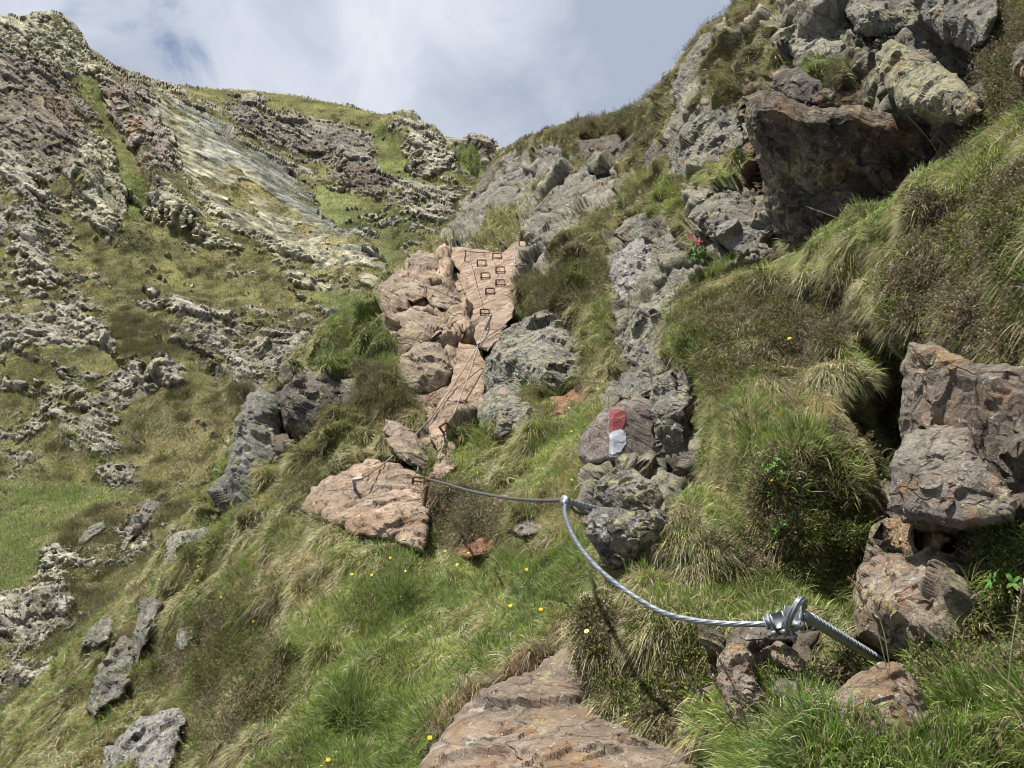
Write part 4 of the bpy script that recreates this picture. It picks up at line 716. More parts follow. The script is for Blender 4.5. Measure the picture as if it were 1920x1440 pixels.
    A('dark brown overhung rock face under the right heather', [(1680, 900), (1688, 780), (1688, 680), (1705, 640), (1760, 645), (1830, 680), (1990, 690), (1990, 1000), (1900, 1000), (1760, 1000), (1690, 980)], B_, 'wallrust', T=.12, top=.05, kt=.5, kb=-.3, kr=0.0, seed=90, cut=.05, fac=.8, dd=-.58, grad=.2)
    A('brown stone poking out of heather at the right edge, near the top', [(1898, 130), (1905, 85), (1940, 60), (1960, 160), (1930, 175)], N_, 'dark', T=.4, seed=91, dd=-.4)
    for a, k in RSPEC:
        P_ = np.array(a[1], float); ar = 0.5 * abs(np.dot(P_[:, 0], np.roll(P_[:, 1], 1)) - np.dot(P_[:, 1], np.roll(P_[:, 0], 1)))
        RFOOT.append((a[2], a[1], (.48 if k.get('grad', .6) < 1 else .08) * math.sqrt(ar) / F * float(a[2].depth(P_[:1, 0], P_[:1, 1])[0])))
    return ledge, slab, paint

MR = {}
def make_rock_mats():
    def R(k, *a, **kw): MR[k] = rock_mat('rock_' + k, *a, **kw)
    R('grey', (.175, .165, .14), lichen=.35, white=.45, black=.5, rust=.15, scale=1.6)
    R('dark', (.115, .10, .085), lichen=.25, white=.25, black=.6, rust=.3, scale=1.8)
    R('pale', (.235, .22, .185), lichen=.3, white=.4, black=.3, rust=.15, scale=1.8)
    R('white', (.235, .225, .205), lichen=.2, white=.8, black=.6, rust=.1, scale=2.4)
    R('tan', (.27, .215, .165), lichen=.3, white=.35, black=.35, rust=.35, scale=1.5)
    R('orange', (.32, .24, .175), lichen=.15, white=.5, black=.55, rust=.5, scale=1.5)
    R('slab', (.35, .26, .19), lichen=.0, white=.4, black=.35, rust=.4, scale=1.6, bump=1.0)
    R('lichen', (.20, .19, .165), lichen=.6, white=.6, black=.7, rust=.1, scale=2.0)
    R('rusty', (.22, .12, .07), lichen=.0, white=.2, black=.4, rust=.6, scale=2.2)
    R('pinkgrey', (.20, .165, .145), lichen=.2, white=.5, black=.5, rust=.2, scale=2.6)
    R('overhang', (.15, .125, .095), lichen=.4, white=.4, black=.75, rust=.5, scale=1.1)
    R('yellow', (.20, .185, .145), lichen=1.25, white=.4, black=.5, rust=.3, scale=1.4)
    R('path', (.24, .19, .145), lichen=.15, white=.5, black=.5, rust=.55, scale=2.6, bump=.8)
    R('warm', (.235, .19, .15), lichen=.4, white=.6, black=.5, rust=.7, scale=3.6)
    R('rustlichen', (.25, .165, .11), lichen=.5, white=.5, black=.4, rust=1.0, scale=3.8)
    R('wall', (.20, .175, .145), lichen=.2, white=.5, black=.55, rust=.45, scale=3.0)
    R('wallrust', (.20, .165, .13), lichen=.15, white=.45, black=.5, rust=.5, scale=2.6)
# ------------------------------------------------------------------ grass, dry grass and heather
def unit(v): return v / (np.linalg.norm(v, axis=1, keepdims=True) + 1e-9)
def ribbons(B, Dr, Ln, W, G, col, seg, tipcol=1.15):
    """curved blades: B base, Dr start direction, Ln length, W width, G bend vector"""
    n = len(B); side = unit(np.cross(Dr, RNG.normal(size=(n, 3))).astype(f4))
    t = np.linspace(0, 1, seg + 1, dtype=f4)
    wprof = np.clip(1.05 - t ** 1.6, .08, 1)
    P = B[:, None] + Dr[:, None] * (Ln[:, None] * t)[:, :, None] + G[:, None] * (Ln[:, None] * t * t)[:, :, None]
    S = side[:, None] * (W[:, None] * wprof)[:, :, None] * .5
    V = np.stack([P - S, P + S], 2).reshape(-1, 3)
    base = (np.arange(n) * (seg + 1) * 2)[:, None] + (np.arange(seg) * 2)[None]
    Q = np.stack([base, base + 1, base + 3, base + 2], 2).reshape(-1, 4)
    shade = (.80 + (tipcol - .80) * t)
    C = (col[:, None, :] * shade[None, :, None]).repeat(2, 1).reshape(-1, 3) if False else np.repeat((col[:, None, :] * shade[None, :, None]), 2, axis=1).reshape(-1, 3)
    return V, Q, C
def rock_free(layer, X, Y, margin):
    free = np.ones(len(X), bool)
    for lay, poly in ROCKS:
        pa = np.array(poly, float)
        if lay is FAR: continue
        if lay is not layer and layer is BANK: continue
        sel = np.nonzero(free & (X > pa[:, 0].min()) & (X < pa[:, 0].max()) & (Y > pa[:, 1].min()) & (Y < pa[:, 1].max()))[0]
        if len(sel):
            sd, _, _ = poly_sd(poly, X[sel], Y[sel]); free[sel[sd > margin]] = False
    return free
STORE = {'grass': [], 'dry': [], 'heather': []}
def pick(layer, n, weight):
    w = np.clip(weight, 0, None).astype(float); c = np.cumsum(w); i = np.searchsorted(c, RNG.random(n) * c[-1]); return np.clip(i, 0, len(w) - 1)
def tussocks(layer, n, blades, size, lenm, seg, depth_pow, free, wmin, keepfar=1e9):
    wgt = (1 - layer.mask) * (1 - .6 * layer.heath) * free * (layer.sd > -8) * layer.D ** depth_pow * (layer.D < keepfar)
    I = pick(layer, n, wgt); N0 = layer.N[I]; C0 = layer.P[I]; g = layer.green[I]; d = layer.D[I]; vc = layer.vc[I]
    # patchiness in the world, so that kinds of grass gather
    patch = fbm(C0, .9, 3, 77) ; isg = (RNG.random(n) + patch * 1.1) < g * .85 - .08
    sc_ = np.clip(d / 5.0, .7, 2.2) ** .25 * RNG.uniform(.7, 1.35, n)
    down = np.stack([N0[:, 0], N0[:, 1], np.zeros(n, f4)], 1); down[:, 2] = -np.linalg.norm(down[:, :2], axis=1) * .8
    J = np.repeat(np.arange(n), blades); m = len(J)
    t1 = unit(np.cross(N0, np.array([0, 0, 1.0])) + 1e-4); t2 = np.cross(N0, t1)
    a = RNG.random(m) * 2 * np.pi; r = np.sqrt(RNG.random(m))
    rad = t1[J] * np.cos(a)[:, None] + t2[J] * np.sin(a)[:, None]
    G = isg[J]; s = sc_[J]
    # look up a real surface point near the spot: shift along the tangent plane
    B = C0[J] + rad * (r * size * s * np.where(G, 1.3, .9))[:, None] - N0[J] * .015
    upv = unit(N0 * .45 + np.array([0, 0, .75]))[J]
    spread = np.where(G, RNG.uniform(.05, .6, m), RNG.uniform(.2, 1.05, m)) * (.35 + r)
    Dr = unit(upv + rad * spread[:, None] + RNG.normal(0, .12, (m, 3)) + down[J] * np.where(G, .10, .45)[:, None])
    Ln = lenm * s * np.where(G, RNG.uniform(.6, 1.3, m), RNG.uniform(.5, 1.15, m))
    bend = np.where(G, RNG.uniform(.12, .55, m), RNG.uniform(.5, 1.1, m))
    Gv = np.array([0, 0, -1.0]) * bend[:, None] + down[J] * (bend * .35)[:, None] + rad * (bend * .25)[:, None]
    W = np.maximum(np.where(G, .0032, .0024), wmin * d[J] / F) * RNG.uniform(.6, 1.3, m)
    k = RNG.random(m)[:, None]; k2 = RNG.random((m, 1))
    gcol = np.array([.12, .205, .026]) * (1 - k) + np.array([.29, .42, .085]) * k
    blue = np.array([.13, .20, .10]); tb = (RNG.random(n) < .25)[J][:, None]; gcol = np.where(tb, gcol * .45 + blue * .6, gcol)
    scol = np.array([.30, .235, .155]) * (1 - k) + np.array([.68, .57, .40]) * k
    ocol = np.array([.24, .235, .08]) * (1 - k) + np.array([.48, .45, .18]) * k
    mix = RNG.random(m)
    pg = np.where(G, .70, .14); ps = np.where(G, .15, .58)
    col = np.where((mix < pg)[:, None], gcol, np.where((mix < pg + ps)[:, None], scol, ocol))
    tone = (RNG.uniform(.6, 1.4, n) * (1 + .25 * patch))[J][:, None]
    col = np.clip(col * tone, .01, .6)
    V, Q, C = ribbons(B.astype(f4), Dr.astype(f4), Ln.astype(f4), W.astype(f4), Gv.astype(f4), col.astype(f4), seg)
    dry = mix >= pg; per = (seg + 1) * 2
    for key, sel in (('grass', ~dry), ('dry', dry)):
        vs = np.repeat(sel, per); nn = sel.sum()
        base = (np.arange(nn) * per)[:, None] + (np.arange(seg) * 2)[None]; Qs = np.stack([base, base + 1, base + 3, base + 2], 2).reshape(-1, 4)
        STORE[key].append((V[vs].astype(f4), Qs, C[vs].astype(f4)))
def heather(layer, n, sprigs, size, leaf, depth_pow, free, keepfar=1e9):
    hz = sstep(layer.heath + fbm(layer.P, .6, 3, 55) * .5, .22, .8)
    wgt = hz * (1 - layer.mask * .9) * free * (layer.sd > -6) * layer.D ** depth_pow * (layer.D < keepfar)
    I = pick(layer, n, wgt); N0 = layer.N[I]; C0 = layer.P[I]; d = layer.D[I]
    s_ = np.clip(d / 4.0, .7, 3) ** .6 * RNG.uniform(.7, 1.4, n)
    brown = (fbm(C0, .5, 3, 123) + RNG.normal(0, .25, n)) > -.12
    J = np.repeat(np.arange(n), sprigs); m = len(J)
    t1 = unit(np.cross(N0, np.array([0, 0, 1.0])) + 1e-4); t2 = np.cross(N0, t1)
    a = RNG.random(m) * 2 * np.pi; r = np.sqrt(RNG.random(m))
    rad = t1[J] * np.cos(a)[:, None] + t2[J] * np.sin(a)[:, None]
    upv = unit(N0 * .7 + np.array([0, 0, .5]))[J]; s = s_[J]
    dirn = unit(upv + rad * r[:, None] * 1.1 + RNG.normal(0, .25, (m, 3)))
    B = C0[J] + rad * (r * size * .7 * s)[:, None]
    L_ = size * s * RNG.uniform(.5, 1.0, m)
    tips = B + dirn * L_[:, None]
    k = RNG.random((m, 1)); bw = brown[J][:, None]
    gc = np.array([.060, .078, .020]) * (1 - k) + np.array([.17, .18, .05]) * k
    bc = np.array([.115, .085, .062]) * (1 - k) + np.array([.27, .205, .15]) * k
    col = np.where(bw & (RNG.random((m, 1)) < .7), bc, gc) * RNG.uniform(.75, 1.25, n)[J][:, None]
    W = np.maximum(.0018, .5 * d[J] / F) * RNG.uniform(.7, 1.2, m)
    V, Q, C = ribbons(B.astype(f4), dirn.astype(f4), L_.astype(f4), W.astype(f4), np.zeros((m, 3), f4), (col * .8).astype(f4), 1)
    STORE['heather'].append((V.astype(f4), Q, C.astype(f4)))
    # leaflets along each sprig
    nl = 5; K = np.repeat(np.arange(m), nl); q = len(K); t = RNG.uniform(.35, 1.05, q)[:, None]
    c = B[K] + dirn[K] * L_[K][:, None] * t; sz = np.maximum(leaf, 1.3 * d[J][K] / F) * RNG.uniform(.6, 1.3, q)
    u = unit(dirn[K] * .6 + RNG.normal(0, .7, (q, 3))); v = unit(np.cross(u, RNG.normal(size=(q, 3))))
    u = u * sz[:, None]; v = v * (sz * .38)[:, None]
    V = np.stack([c, c + u * .5 + v, c + u, c + u * .5 - v], 1).reshape(-1, 3); Q = np.arange(q * 4).reshape(-1, 4)
    cc = col[K] * RNG.uniform(.75, 1.5, (q, 1)); C = np.repeat(cc, 4, axis=0)
    STORE['heather'].append((V.astype(f4), Q, C.astype(f4)))
def flush(key, name, mat, label, cat):
    V, Q, C, o = [], [], [], 0
    for v, q, c in STORE[key]: V.append(v); Q.append(q + o); C.append(c); o += len(v)
    me = mesh_arrays(name, np.concatenate(V), np.concatenate(Q), np.clip(np.concatenate(C), .005, .8), smooth=False)
    ob = link(name, me, mat); tag(ob, label, cat, kind='stuff'); return ob
# ------------------------------------------------------------------ build: ground
print('building ground')
MT_FAR = terrain_mat('mountain_ground', .30, .9, .40, 1.0, (.70, -.30, -.62), .5)
MT_NEAR = terrain_mat('hillside_ground', 1.2, 5.0, .09, 1.2)
ledge_i, slab_i, paint_i = list_rocks()
me = FAR.build(far_paint, far_form, 100, wob=7.0, ridges=far_ridges)
o = link('mountainside', me, MT_FAR); tag(o, 'craggy mountainside of grey rock ribs and olive turf across the gully', 'mountainside', kind='structure')
me = NEAR.build(near_paint, near_form, 200, wob=6.0)
o = link('hillside', me, MT_NEAR); tag(o, 'grassy rocky hillside rising to the skyline on the right', 'hillside', kind='structure')
me = BANK.build(bank_paint, near_form, 300, wob=8.0)
o = link('turf_bank', me, MT_NEAR); tag(o, 'steep turf bank of grass and heather in front on the right', 'slope', kind='structure')
make_rock_mats()
print('rocks')
built = [add_rock(*a, **k) for a, k in RSPEC]
ledge, slab, paintrock = built[ledge_i], built[slab_i], built[paint_i]
exec_veg = True
if exec_veg:
    print('vegetation')
    fn = rock_free(NEAR, NEAR.X, NEAR.Y, 6).astype(f4); fb = rock_free(BANK, BANK.X, BANK.Y, 4).astype(f4)
    # what lies behind the bank needs no turf
    sdb, _, _ = poly_sd(bank_poly, NEAR.X, NEAR.Y); fn *= (sdb < 12)
    inf = ((NEAR.X > -60) & (NEAR.X < 2000) & (NEAR.Y > -60) & (NEAR.Y < 1540)).astype(f4); inb = ((BANK.X > -60) & (BANK.Y < 1560)).astype(f4) * np.where(BANK.X < 1990, 1, .35)
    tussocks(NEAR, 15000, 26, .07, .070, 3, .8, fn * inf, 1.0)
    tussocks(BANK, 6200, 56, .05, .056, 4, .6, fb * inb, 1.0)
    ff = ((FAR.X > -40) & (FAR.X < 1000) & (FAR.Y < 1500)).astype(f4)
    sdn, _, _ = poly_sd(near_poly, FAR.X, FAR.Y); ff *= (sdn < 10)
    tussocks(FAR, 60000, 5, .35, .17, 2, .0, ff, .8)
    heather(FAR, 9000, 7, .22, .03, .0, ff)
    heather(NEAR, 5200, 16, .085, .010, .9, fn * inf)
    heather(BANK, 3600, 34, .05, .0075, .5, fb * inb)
    GM = blade_mat('grass_blades', .40); DM = blade_mat('dry_blades', .25, .7); HM = blade_mat('heather_leaves', .25, .6)
    flush('grass', 'grass', GM, 'fresh green alpine grass covering the slopes', 'grass')
    flush('dry', 'dry_grass', DM, 'straw-coloured dry grass hanging in tufts among the green', 'dry grass')
    flush('heather', 'heather', HM, 'dark green and brown heather and dwarf shrubs on the slopes', 'heather')
# ------------------------------------------------------------------ cables, anchors, rungs
from mathutils.bvhtree import BVHTree
import bmesh
def surf_bvh():
    trees = []
    for o in COL.objects:
        if o.type == 'MESH' and o.name.split('.')[0] in ('mountainside', 'hillside', 'turf_bank', 'rock'):
            me = o.data; nv = len(me.vertices); co = np.empty(nv * 3, f4); me.vertices.foreach_get('co', co); co = co.reshape(-1, 3) + np.array(o.location, f4)
            pol = [tuple(p.vertices) for p in me.polygons] if o.name.split('.')[0] == 'rock' else None
            if pol is None:
                lp = np.empty(len(me.loops), np.int32); me.loops.foreach_get('vertex_index', lp); q = lp.reshape(-1, 4)
                # only what a fitting could stand on
                pol = None
                trees.append((BVHTree.FromPolygons(co.tolist(), q.tolist()), o.name)); continue
            trees.append((BVHTree.FromPolygons(co.tolist(), pol), o.name))
    return trees
TREES = surf_bvh()
def hit(px, py, only=None):
    d = direction(px, py); best = None
    for t, nm in TREES:
        if only and not nm.startswith(only): continue
        h = t.ray_cast(Vector((0, 0, 0)), d)
        if h[0] is not None and (best is None or h[3] < best[2]): best = (h[0], h[1] if h[1].dot(d) < 0 else -h[1], h[3])
    return best
fwd = Vector(FWD.tolist())
def hd(px, py, only=None):
    h = hit(px, py, only); return h[0].dot(fwd)
def V3(px, py, d): return Vector([float(v) for v in pt(px, py, d)])
def spline(pts, n=10):
    P = [Vector(p) for p in pts]; P = [P[0] * 2 - P[1]] + P + [P[-1] * 2 - P[-2]]; out = []
    for i in range(1, len(P) - 2):
        for k in range(n):
            t = k / n; a, b, c, d = P[i - 1], P[i], P[i + 1], P[i + 2]
            out.append(0.5 * ((2 * b) + (c - a) * t + (2 * a - 5 * b + 4 * c - d) * t * t + (3 * b - a - 3 * c + d) * t ** 3))
    out.append(P[-2]); return out
def tube(pts, r, sides=10, lobes=0, pitch=0.1, depth=.12, closed_ends=True, taper=None):
    """a rod or wire rope; lobes > 0 twists that many strands round it"""
    P = [Vector(p) for p in pts]; n = len(P); V = []; Q = []; tri = []
    up = None; s = 0
    for i in range(n):
        t = (P[min(i + 1, n - 1)] - P[max(i - 1, 0)]).normalized()
        if up is None: up = t.orthogonal().normalized()
        up = (up - t * up.dot(t)).normalized(); w = t.cross(up)
        if i: s += (P[i] - P[i - 1]).length
        rr_ = r * (taper(i / (n - 1)) if taper else 1)
        for k in range(sides):
            a = 2 * math.pi * k / sides
            q = rr_ * (1 - depth + depth * abs(math.cos((a * lobes + s / pitch * 2 * math.pi) * .5)) * 2 - depth) if lobes else rr_
            V.append(P[i] + (up * math.cos(a) + w * math.sin(a)) * q)
    for i in range(n - 1):
        for k in range(sides): Q.append((i * sides + k, i * sides + (k + 1) % sides, (i + 1) * sides + (k + 1) % sides, (i + 1) * sides + k))
    if closed_ends:
        for e, o_ in ((0, 1), (n - 1, 0)):
            c = len(V); V.append(P[e].copy())
            for k in range(sides):
                a, b = e * sides + k, e * sides + (k + 1) % sides; tri.append((c, b, a) if o_ else (c, a, b))
    return V, Q, tri
class MB:
    def __init__(s): s.V, s.Q, s.T = [], [], []
    def add(s, VQT):
        o = len(s.V); s.V += VQT[0]; s.Q += [tuple(i + o for i in q) for q in VQT[1]]; s.T += [tuple(i + o for i in q) for q in VQT[2]]; return s
    def box(s, c, ax, ay, az, bev=.2):
        """bevelled block; ax, ay, az are half-extent vectors"""
        bm = bmesh.new(); bmesh.ops.create_cube(bm, size=2)
        for v in bm.verts: v.co = Vector(c) + ax * v.co.x + ay * v.co.y + az * v.co.z
        m = min(ax.length, ay.length, az.length)
        bmesh.ops.bevel(bm, geom=bm.edges[:], offset=m * bev, segments=2, affect='EDGES'); bmesh.ops.triangulate(bm, faces=bm.faces[:])
        bm.verts.index_update(); o = len(s.V); s.V += [v.co.copy() for v in bm.verts]; s.T += [tuple(v.index + o for v in f.verts) for f in bm.faces]; bm.free(); return s
    def build(s, name, mat, parent=None, loc=None):
        loc = Vector(loc) if loc is not None else Vector((0, 0, 0))
        base = Vector(parent['_o']) if parent is not None and '_o' in parent else loc
        V = np.array([(Vector(v) - base)[:] for v in s.V], f4)
        me = mesh_arrays(name, V, np.array(s.Q, np.int32).reshape(-1, 4), smooth=True, tri=np.array(s.T, np.int32).reshape(-1, 3) if s.T else None)
        o = link(name, me, mat, parent)
        if parent is None: o.location = base
        return o
def empty(name, loc, label, cat, group=None):
    o = bpy.data.objects.new(name, None); COL.objects.link(o); o.location = loc; o['_o'] = tuple(loc); o.empty_display_size = .1; return tag(o, label, cat, group)
STEEL = metal_mat('galvanised_steel', (.27, .29, .31), .65, .5); ROPE = metal_mat('steel_cable', (.20, .225, .24), .7, .5); ROPE_FAR = metal_mat('weathered_cable', (.30, .27, .24), .5, .6, .3)
IRON = metal_mat('rusty_iron', (.10, .075, .06), .3, .7, .8); ROPE_DARK = metal_mat('dark_cable', (.12, .125, .11), .5, .55, .2)

# near anchor bar with clamps
ea = V3(1505, 1152, 2.02); eb = V3(1645, 1238, 2.22); er = (eb - ea).normalized()
a_o = empty('cable_anchor', eb, 'thick ribbed galvanised bar driven in beside the orange-lichened boulder, nearest of the cable posts', 'cable anchor', 'posts holding the safety cable')
nseg = 90; pts_ = [ea + (eb + er * .12 - ea) * (i / nseg) for i in range(nseg + 1)]
m = MB(); m.add(tube(pts_, .0125, 16)); m.build('bar', STEEL, a_o)
m = MB(); upn = (Vector((0, 0, 1)) - er * er.z).normalized(); sdv = er.cross(upn)
Lb = (eb - ea).length + .05
for k in range(int(Lb / .017)):
    s0 = .03 + k * .017
    arc = [ea + er * (s0 + .010 * (j / 8)) + (upn * math.cos(-1.5 + 3.0 * j / 8) + sdv * math.sin(-1.5 + 3.0 * j / 8)) * .0128 for j in range(9)]
    m.add(tube(arc, .0036, 6))
m.build('ribs', STEEL, a_o)
vw = (-ea).normalized(); rt = vw.cross(Vector((0, 0, 1))).normalized() * -1; upc = rt.cross(vw) * -1
if upc.z < 0: upc = -upc
rgt = Vector((1, 0, 0))
m = MB(); c0 = V3(1487, 1158, 2.015)
m.box(c0, er * .007, upn * .026, sdv * .022, .25)
m.build('end_plate', STEEL, a_o)
# wrapped rope round the bar head
m = MB(); hl = []
hl = spline([V3(1476, 1178, 2.0), V3(1480, 1160, 1.975), V3(1490, 1140, 1.96), V3(1501, 1125, 1.965), V3(1508, 1126, 2.0), V3(1506, 1140, 2.05)], 14)
m.add(tube(hl, .009, 24, 5, .09, .28)); m.build('cable_eye', STEEL, a_o)
m = MB(); m.box(V3(1494, 1172, 2.0), er * .012, upn * .009, sdv * .017, .35); m.build('end_block', STEEL, a_o)

# big near cable
cab = [(1452, 1170, 2.06), (1400, 1170, 2.09), (1340, 1168, 2.13), (1285, 1160, 2.19), (1240, 1147, 2.25), (1195, 1122, 2.33), (1150, 1090, 2.43), (1112, 1056, 2.55), (1085, 1022, 2.68), (1068, 990, 2.8), (1059, 962, 2.92), (1060, 945, 3.0)]
cp = spline([V3(*c) for c in cab], 60)
m = MB(); m.add(tube(cp, .0075, 24, 6, .034, .14))
o = m.build('steel_cable', ROPE, None, cp[0]); tag(o, 'thick galvanised steel cable sagging between the two nearest posts in front', 'cable', 'lengths of the safety cable')
# clamps
def clamp(px, py, d, axis, label, s=1.0):
    c = V3(px, py, d); ax = axis.normalized(); u = Vector((0, 0, 1)); u = (u - ax * u.dot(ax)).normalized(); w = ax.cross(u)
    e = empty('cable_clamp', c, label, 'cable clamp', 'clamps on the cable end')
    m = MB(); m.box(c + u * .008 * s, ax * .011 * s, u * .012 * s, w * .017 * s, .3); m.build('saddle', STEEL, e)
    m = MB()
    arc = [c - u * .028 * s + w * .013 * s] + [c + u * (.012 + .012 * math.sin(math.pi * j / 10)) * s + w * .013 * s * math.cos(math.pi * j / 10) for j in range(11)] + [c - u * .028 * s - w * .013 * s]
    m.add(tube(arc, .0038 * s, 10)); m.build('u_bolt', STEEL, e)
    for sg in (1, -1):
        n0 = c - u * .012 * s + w * .013 * s * sg; m = MB(); m.add(tube([n0, n0 - u * .009 * s], .0075 * s, 6)); m.build('nut', STEEL, e)
    return e
cdir = (cp[5] - cp[0]).normalized()
clamp(1448, 1172, 2.05, cdir + Vector((0, 0, -.3)), 'leftmost cable clamp next to the end of the sagging cable', 1.05)
clamp(1466, 1168, 2.04, cdir + Vector((0, 0, -.3)), 'middle cable clamp of the three beside the near anchor bar', 1.15)
clamp(1484, 1180, 2.03, cdir + Vector((0, 0, -.2)), 'cable clamp hanging lowest, directly under the wrapped bar head', 1.0)
# middle post at the lichened boulder
pa, pb = V3(1058, 938, 3.0), V3(1112, 953, 3.10)
e = empty('cable_anchor', pb, 'galvanised ribbed post sticking out of the lichened boulder, holding both cable lengths', 'cable anchor', 'posts holding the safety cable')
pr = (pb - pa).normalized(); n_ = 80
m = MB(); m.add(tube([pa + (pb + pr * .1 - pa) * (i / n_) for i in range(n_ + 1)], .0125, 12, 1, .02, .10)); m.build('bar', STEEL, e)
m = MB(); m.add(tube([pa - pr * .004, pa + pr * .012], .018, 14)); m.build('end_cap', STEEL, e)
m = MB(); m.add(tube([pa + pr * .006 + Vector((0, 0, .004)), pa + pr * .008 - Vector((0, 0, .035))], .013, 12)); m.build('cable_sleeve', STEEL, e)
m = MB(); m.add(tube(spline([V3(1070, 950, 3.0), V3(1085, 962, 3.03), V3(1120, 968, 3.16)], 14), .006, 10, 6, .03, .12)); m.build('cable_tail', ROPE_DARK, e)
# cable to the ledge
dl = hd(797, 945) ; tp = (803, 900)
cb = [(1060, 938, 3.0), (1000, 938, 3.35), (940, 932, 3.85), (880, 920, 4.5), (840, 908, 5.2), (803, 898, dl - .15)]
cp2 = spline([V3(*c) for c in cb], 30)
m = MB(); m.add(tube(cp2, .0078, 10, 6, .03, .12)); o = m.build('steel_cable', ROPE_DARK, None, cp2[0]); tag(o, 'dark cable running level across the turf from the lichened boulder to the ledge', 'cable', 'lengths of the safety cable')
# ledge post
h1_ = hit(797, 948); top_ = V3(804, 898, dl - .15)
e = empty('cable_anchor', h1_[0], 'dark twisted post standing at the right corner of the orange ledge rock', 'cable anchor', 'posts holding the safety cable')
m = MB(); m.add(tube([h1_[0] - h1_[1] * .05 + (top_ - h1_[0]) * (i / 60) for i in range(61)], .015, 10, 2, .05, .2)); m.build('bar', IRON, e)
m = MB(); m.add(tube([top_ - Vector((.02, 0, .01)), top_ + Vector((.03, 0, .012))], .02, 12)); m.build('end_cap', IRON, e)
# left ledge anchor
h2_ = hit(663, 916); t2_ = V3(664, 900, h2_[0].dot(fwd) - .22)
e = empty('cable_anchor', h2_[0], 'pale bent bolt set in the left part of the orange ledge rock', 'cable anchor', 'posts holding the safety cable')
m = MB(); m.add(tube(spline([h2_[0] - h2_[1] * .03, h2_[0] + (t2_ - h2_[0]) * .8, t2_, t2_ + (V3(680, 897, t2_.dot(fwd)) - t2_)], 8), .014, 10)); m.build('bent_bolt', STEEL, e)
m = MB(); m.add(tube([h2_[0] - h2_[1] * .01, h2_[0] + h2_[1] * .008], .03, 14)); m.build('washer', STEEL, e)
def stone_pt(px, py, off): return V3(px, py, hd(px, py) - off)
def cable(pix, label, r=.008, mat=ROPE_FAR, name='steel_cable'):
    P = spline([stone_pt(x, y, o_) for x, y, o_ in pix], 14); m = MB(); m.add(tube(P, r, 8, 6, .04, .12)); o = m.build(name, mat, None, P[0]); return tag(o, label, 'cable', 'lengths of the safety cable')
# taut cables: straight lines well clear of the stone
def taut(pix, label, r=.008, mat=ROPE_FAR):
    P = spline([V3(x, y, d) for x, y, d in pix], 20); m = MB(); m.add(tube(P, r, 8, 6, .04, .12)); o = m.build('steel_cable', mat, None, P[0]); return tag(o, label, 'cable', 'lengths of the safety cable')
dc = hd(896, 645) - .22; dA = t2_.dot(fwd)
taut([(680, 897, dA), (740, 852, dA + (dc - dA) * .30), (810, 780, dA + (dc - dA) * .60), (860, 706, dA + (dc - dA) * .84), (898, 645, dc)], 'cable stretched from the bent ledge bolt up to the crossing clamp')
db = hd(822, 862) - .1
taut([(822, 862, db), (838, 815, db + (dc - db) * .27), (860, 752, db + (dc - db) * .56), (882, 695, db + (dc - db) * .8), (898, 645, dc)], 'cable rising from the layered stone to the crossing clamp')
taut([(898, 645, dc), (908, 615, dc + .35), (918, 595, hd(918, 595) - .15)], 'short cable from the crossing clamp to the lowest slab rung')
taut([(898, 645, dc), (918, 628, dc + .15), (945, 612, dc + .3)], 'short cable running right from the crossing clamp behind the lichen block')
dt = hd(874, 480) - .2
dq = hd(908, 588) - .12; taut([(876, 474, dt), (884, 500, dt + (dq - dt) * .25), (896, 545, dt + (dq - dt) * .62), (908, 588, dq)], 'left cable hanging down the smooth orange slab')
d9 = hd(966, 500) - .12; taut([(966, 456, d9 + .7), (965, 480, d9 + .3), (966, 500, d9), (976, 520, d9 - .1)], 'right cable hanging at the upper right edge of the slab')
taut([(872, 470, dt), (900, 473, dt - .02), (930, 470, dt), (955, 455, dt + .2), (974, 437, dt + .6)], 'thin cable sagging across the top of the slab', .007, ROPE_DARK)
taut([(970, 456, dt + .3), (990, 444, dt + .6), (1002, 436, dt + 1.0)], 'short thin cable leaving the slab top towards the grey wall', .007, ROPE_DARK)
def peg(px, py, px2, py2, label, off=.2, r=.012, mat=STEEL):
    a = hit(px, py); t = V3(px2, py2, a[0].dot(fwd) - off); e = empty('cable_anchor', a[0], label, 'cable anchor', 'posts holding the safety cable')
    m = MB(); m.add(tube([a[0] - a[1] * .03 + (t - a[0]) * (i / 20) for i in range(21)], r, 8, 1, .03, .08)); m.build('bar', mat, e)
    m = MB(); m.add(tube([t - Vector((.012, 0, .004)), t + Vector((.014, 0, .004))], r * 1.7, 8)); m.build('end_cap', mat, e); return e
peg(869, 490, 872, 470, 'thin post at the upper left corner of the smooth slab')
peg(985, 500, 967, 498, 'short horizontal bolt at the upper right edge of the slab')
peg(972, 460, 974, 437, 'slim post on top of the slab against the grass')
peg(918, 650, 897, 645, 'bolt with the clamp where the cables cross below the slab', .22)
peg(908, 618, 920, 592, 'leaning post just under the lowest rung of the slab', .18)
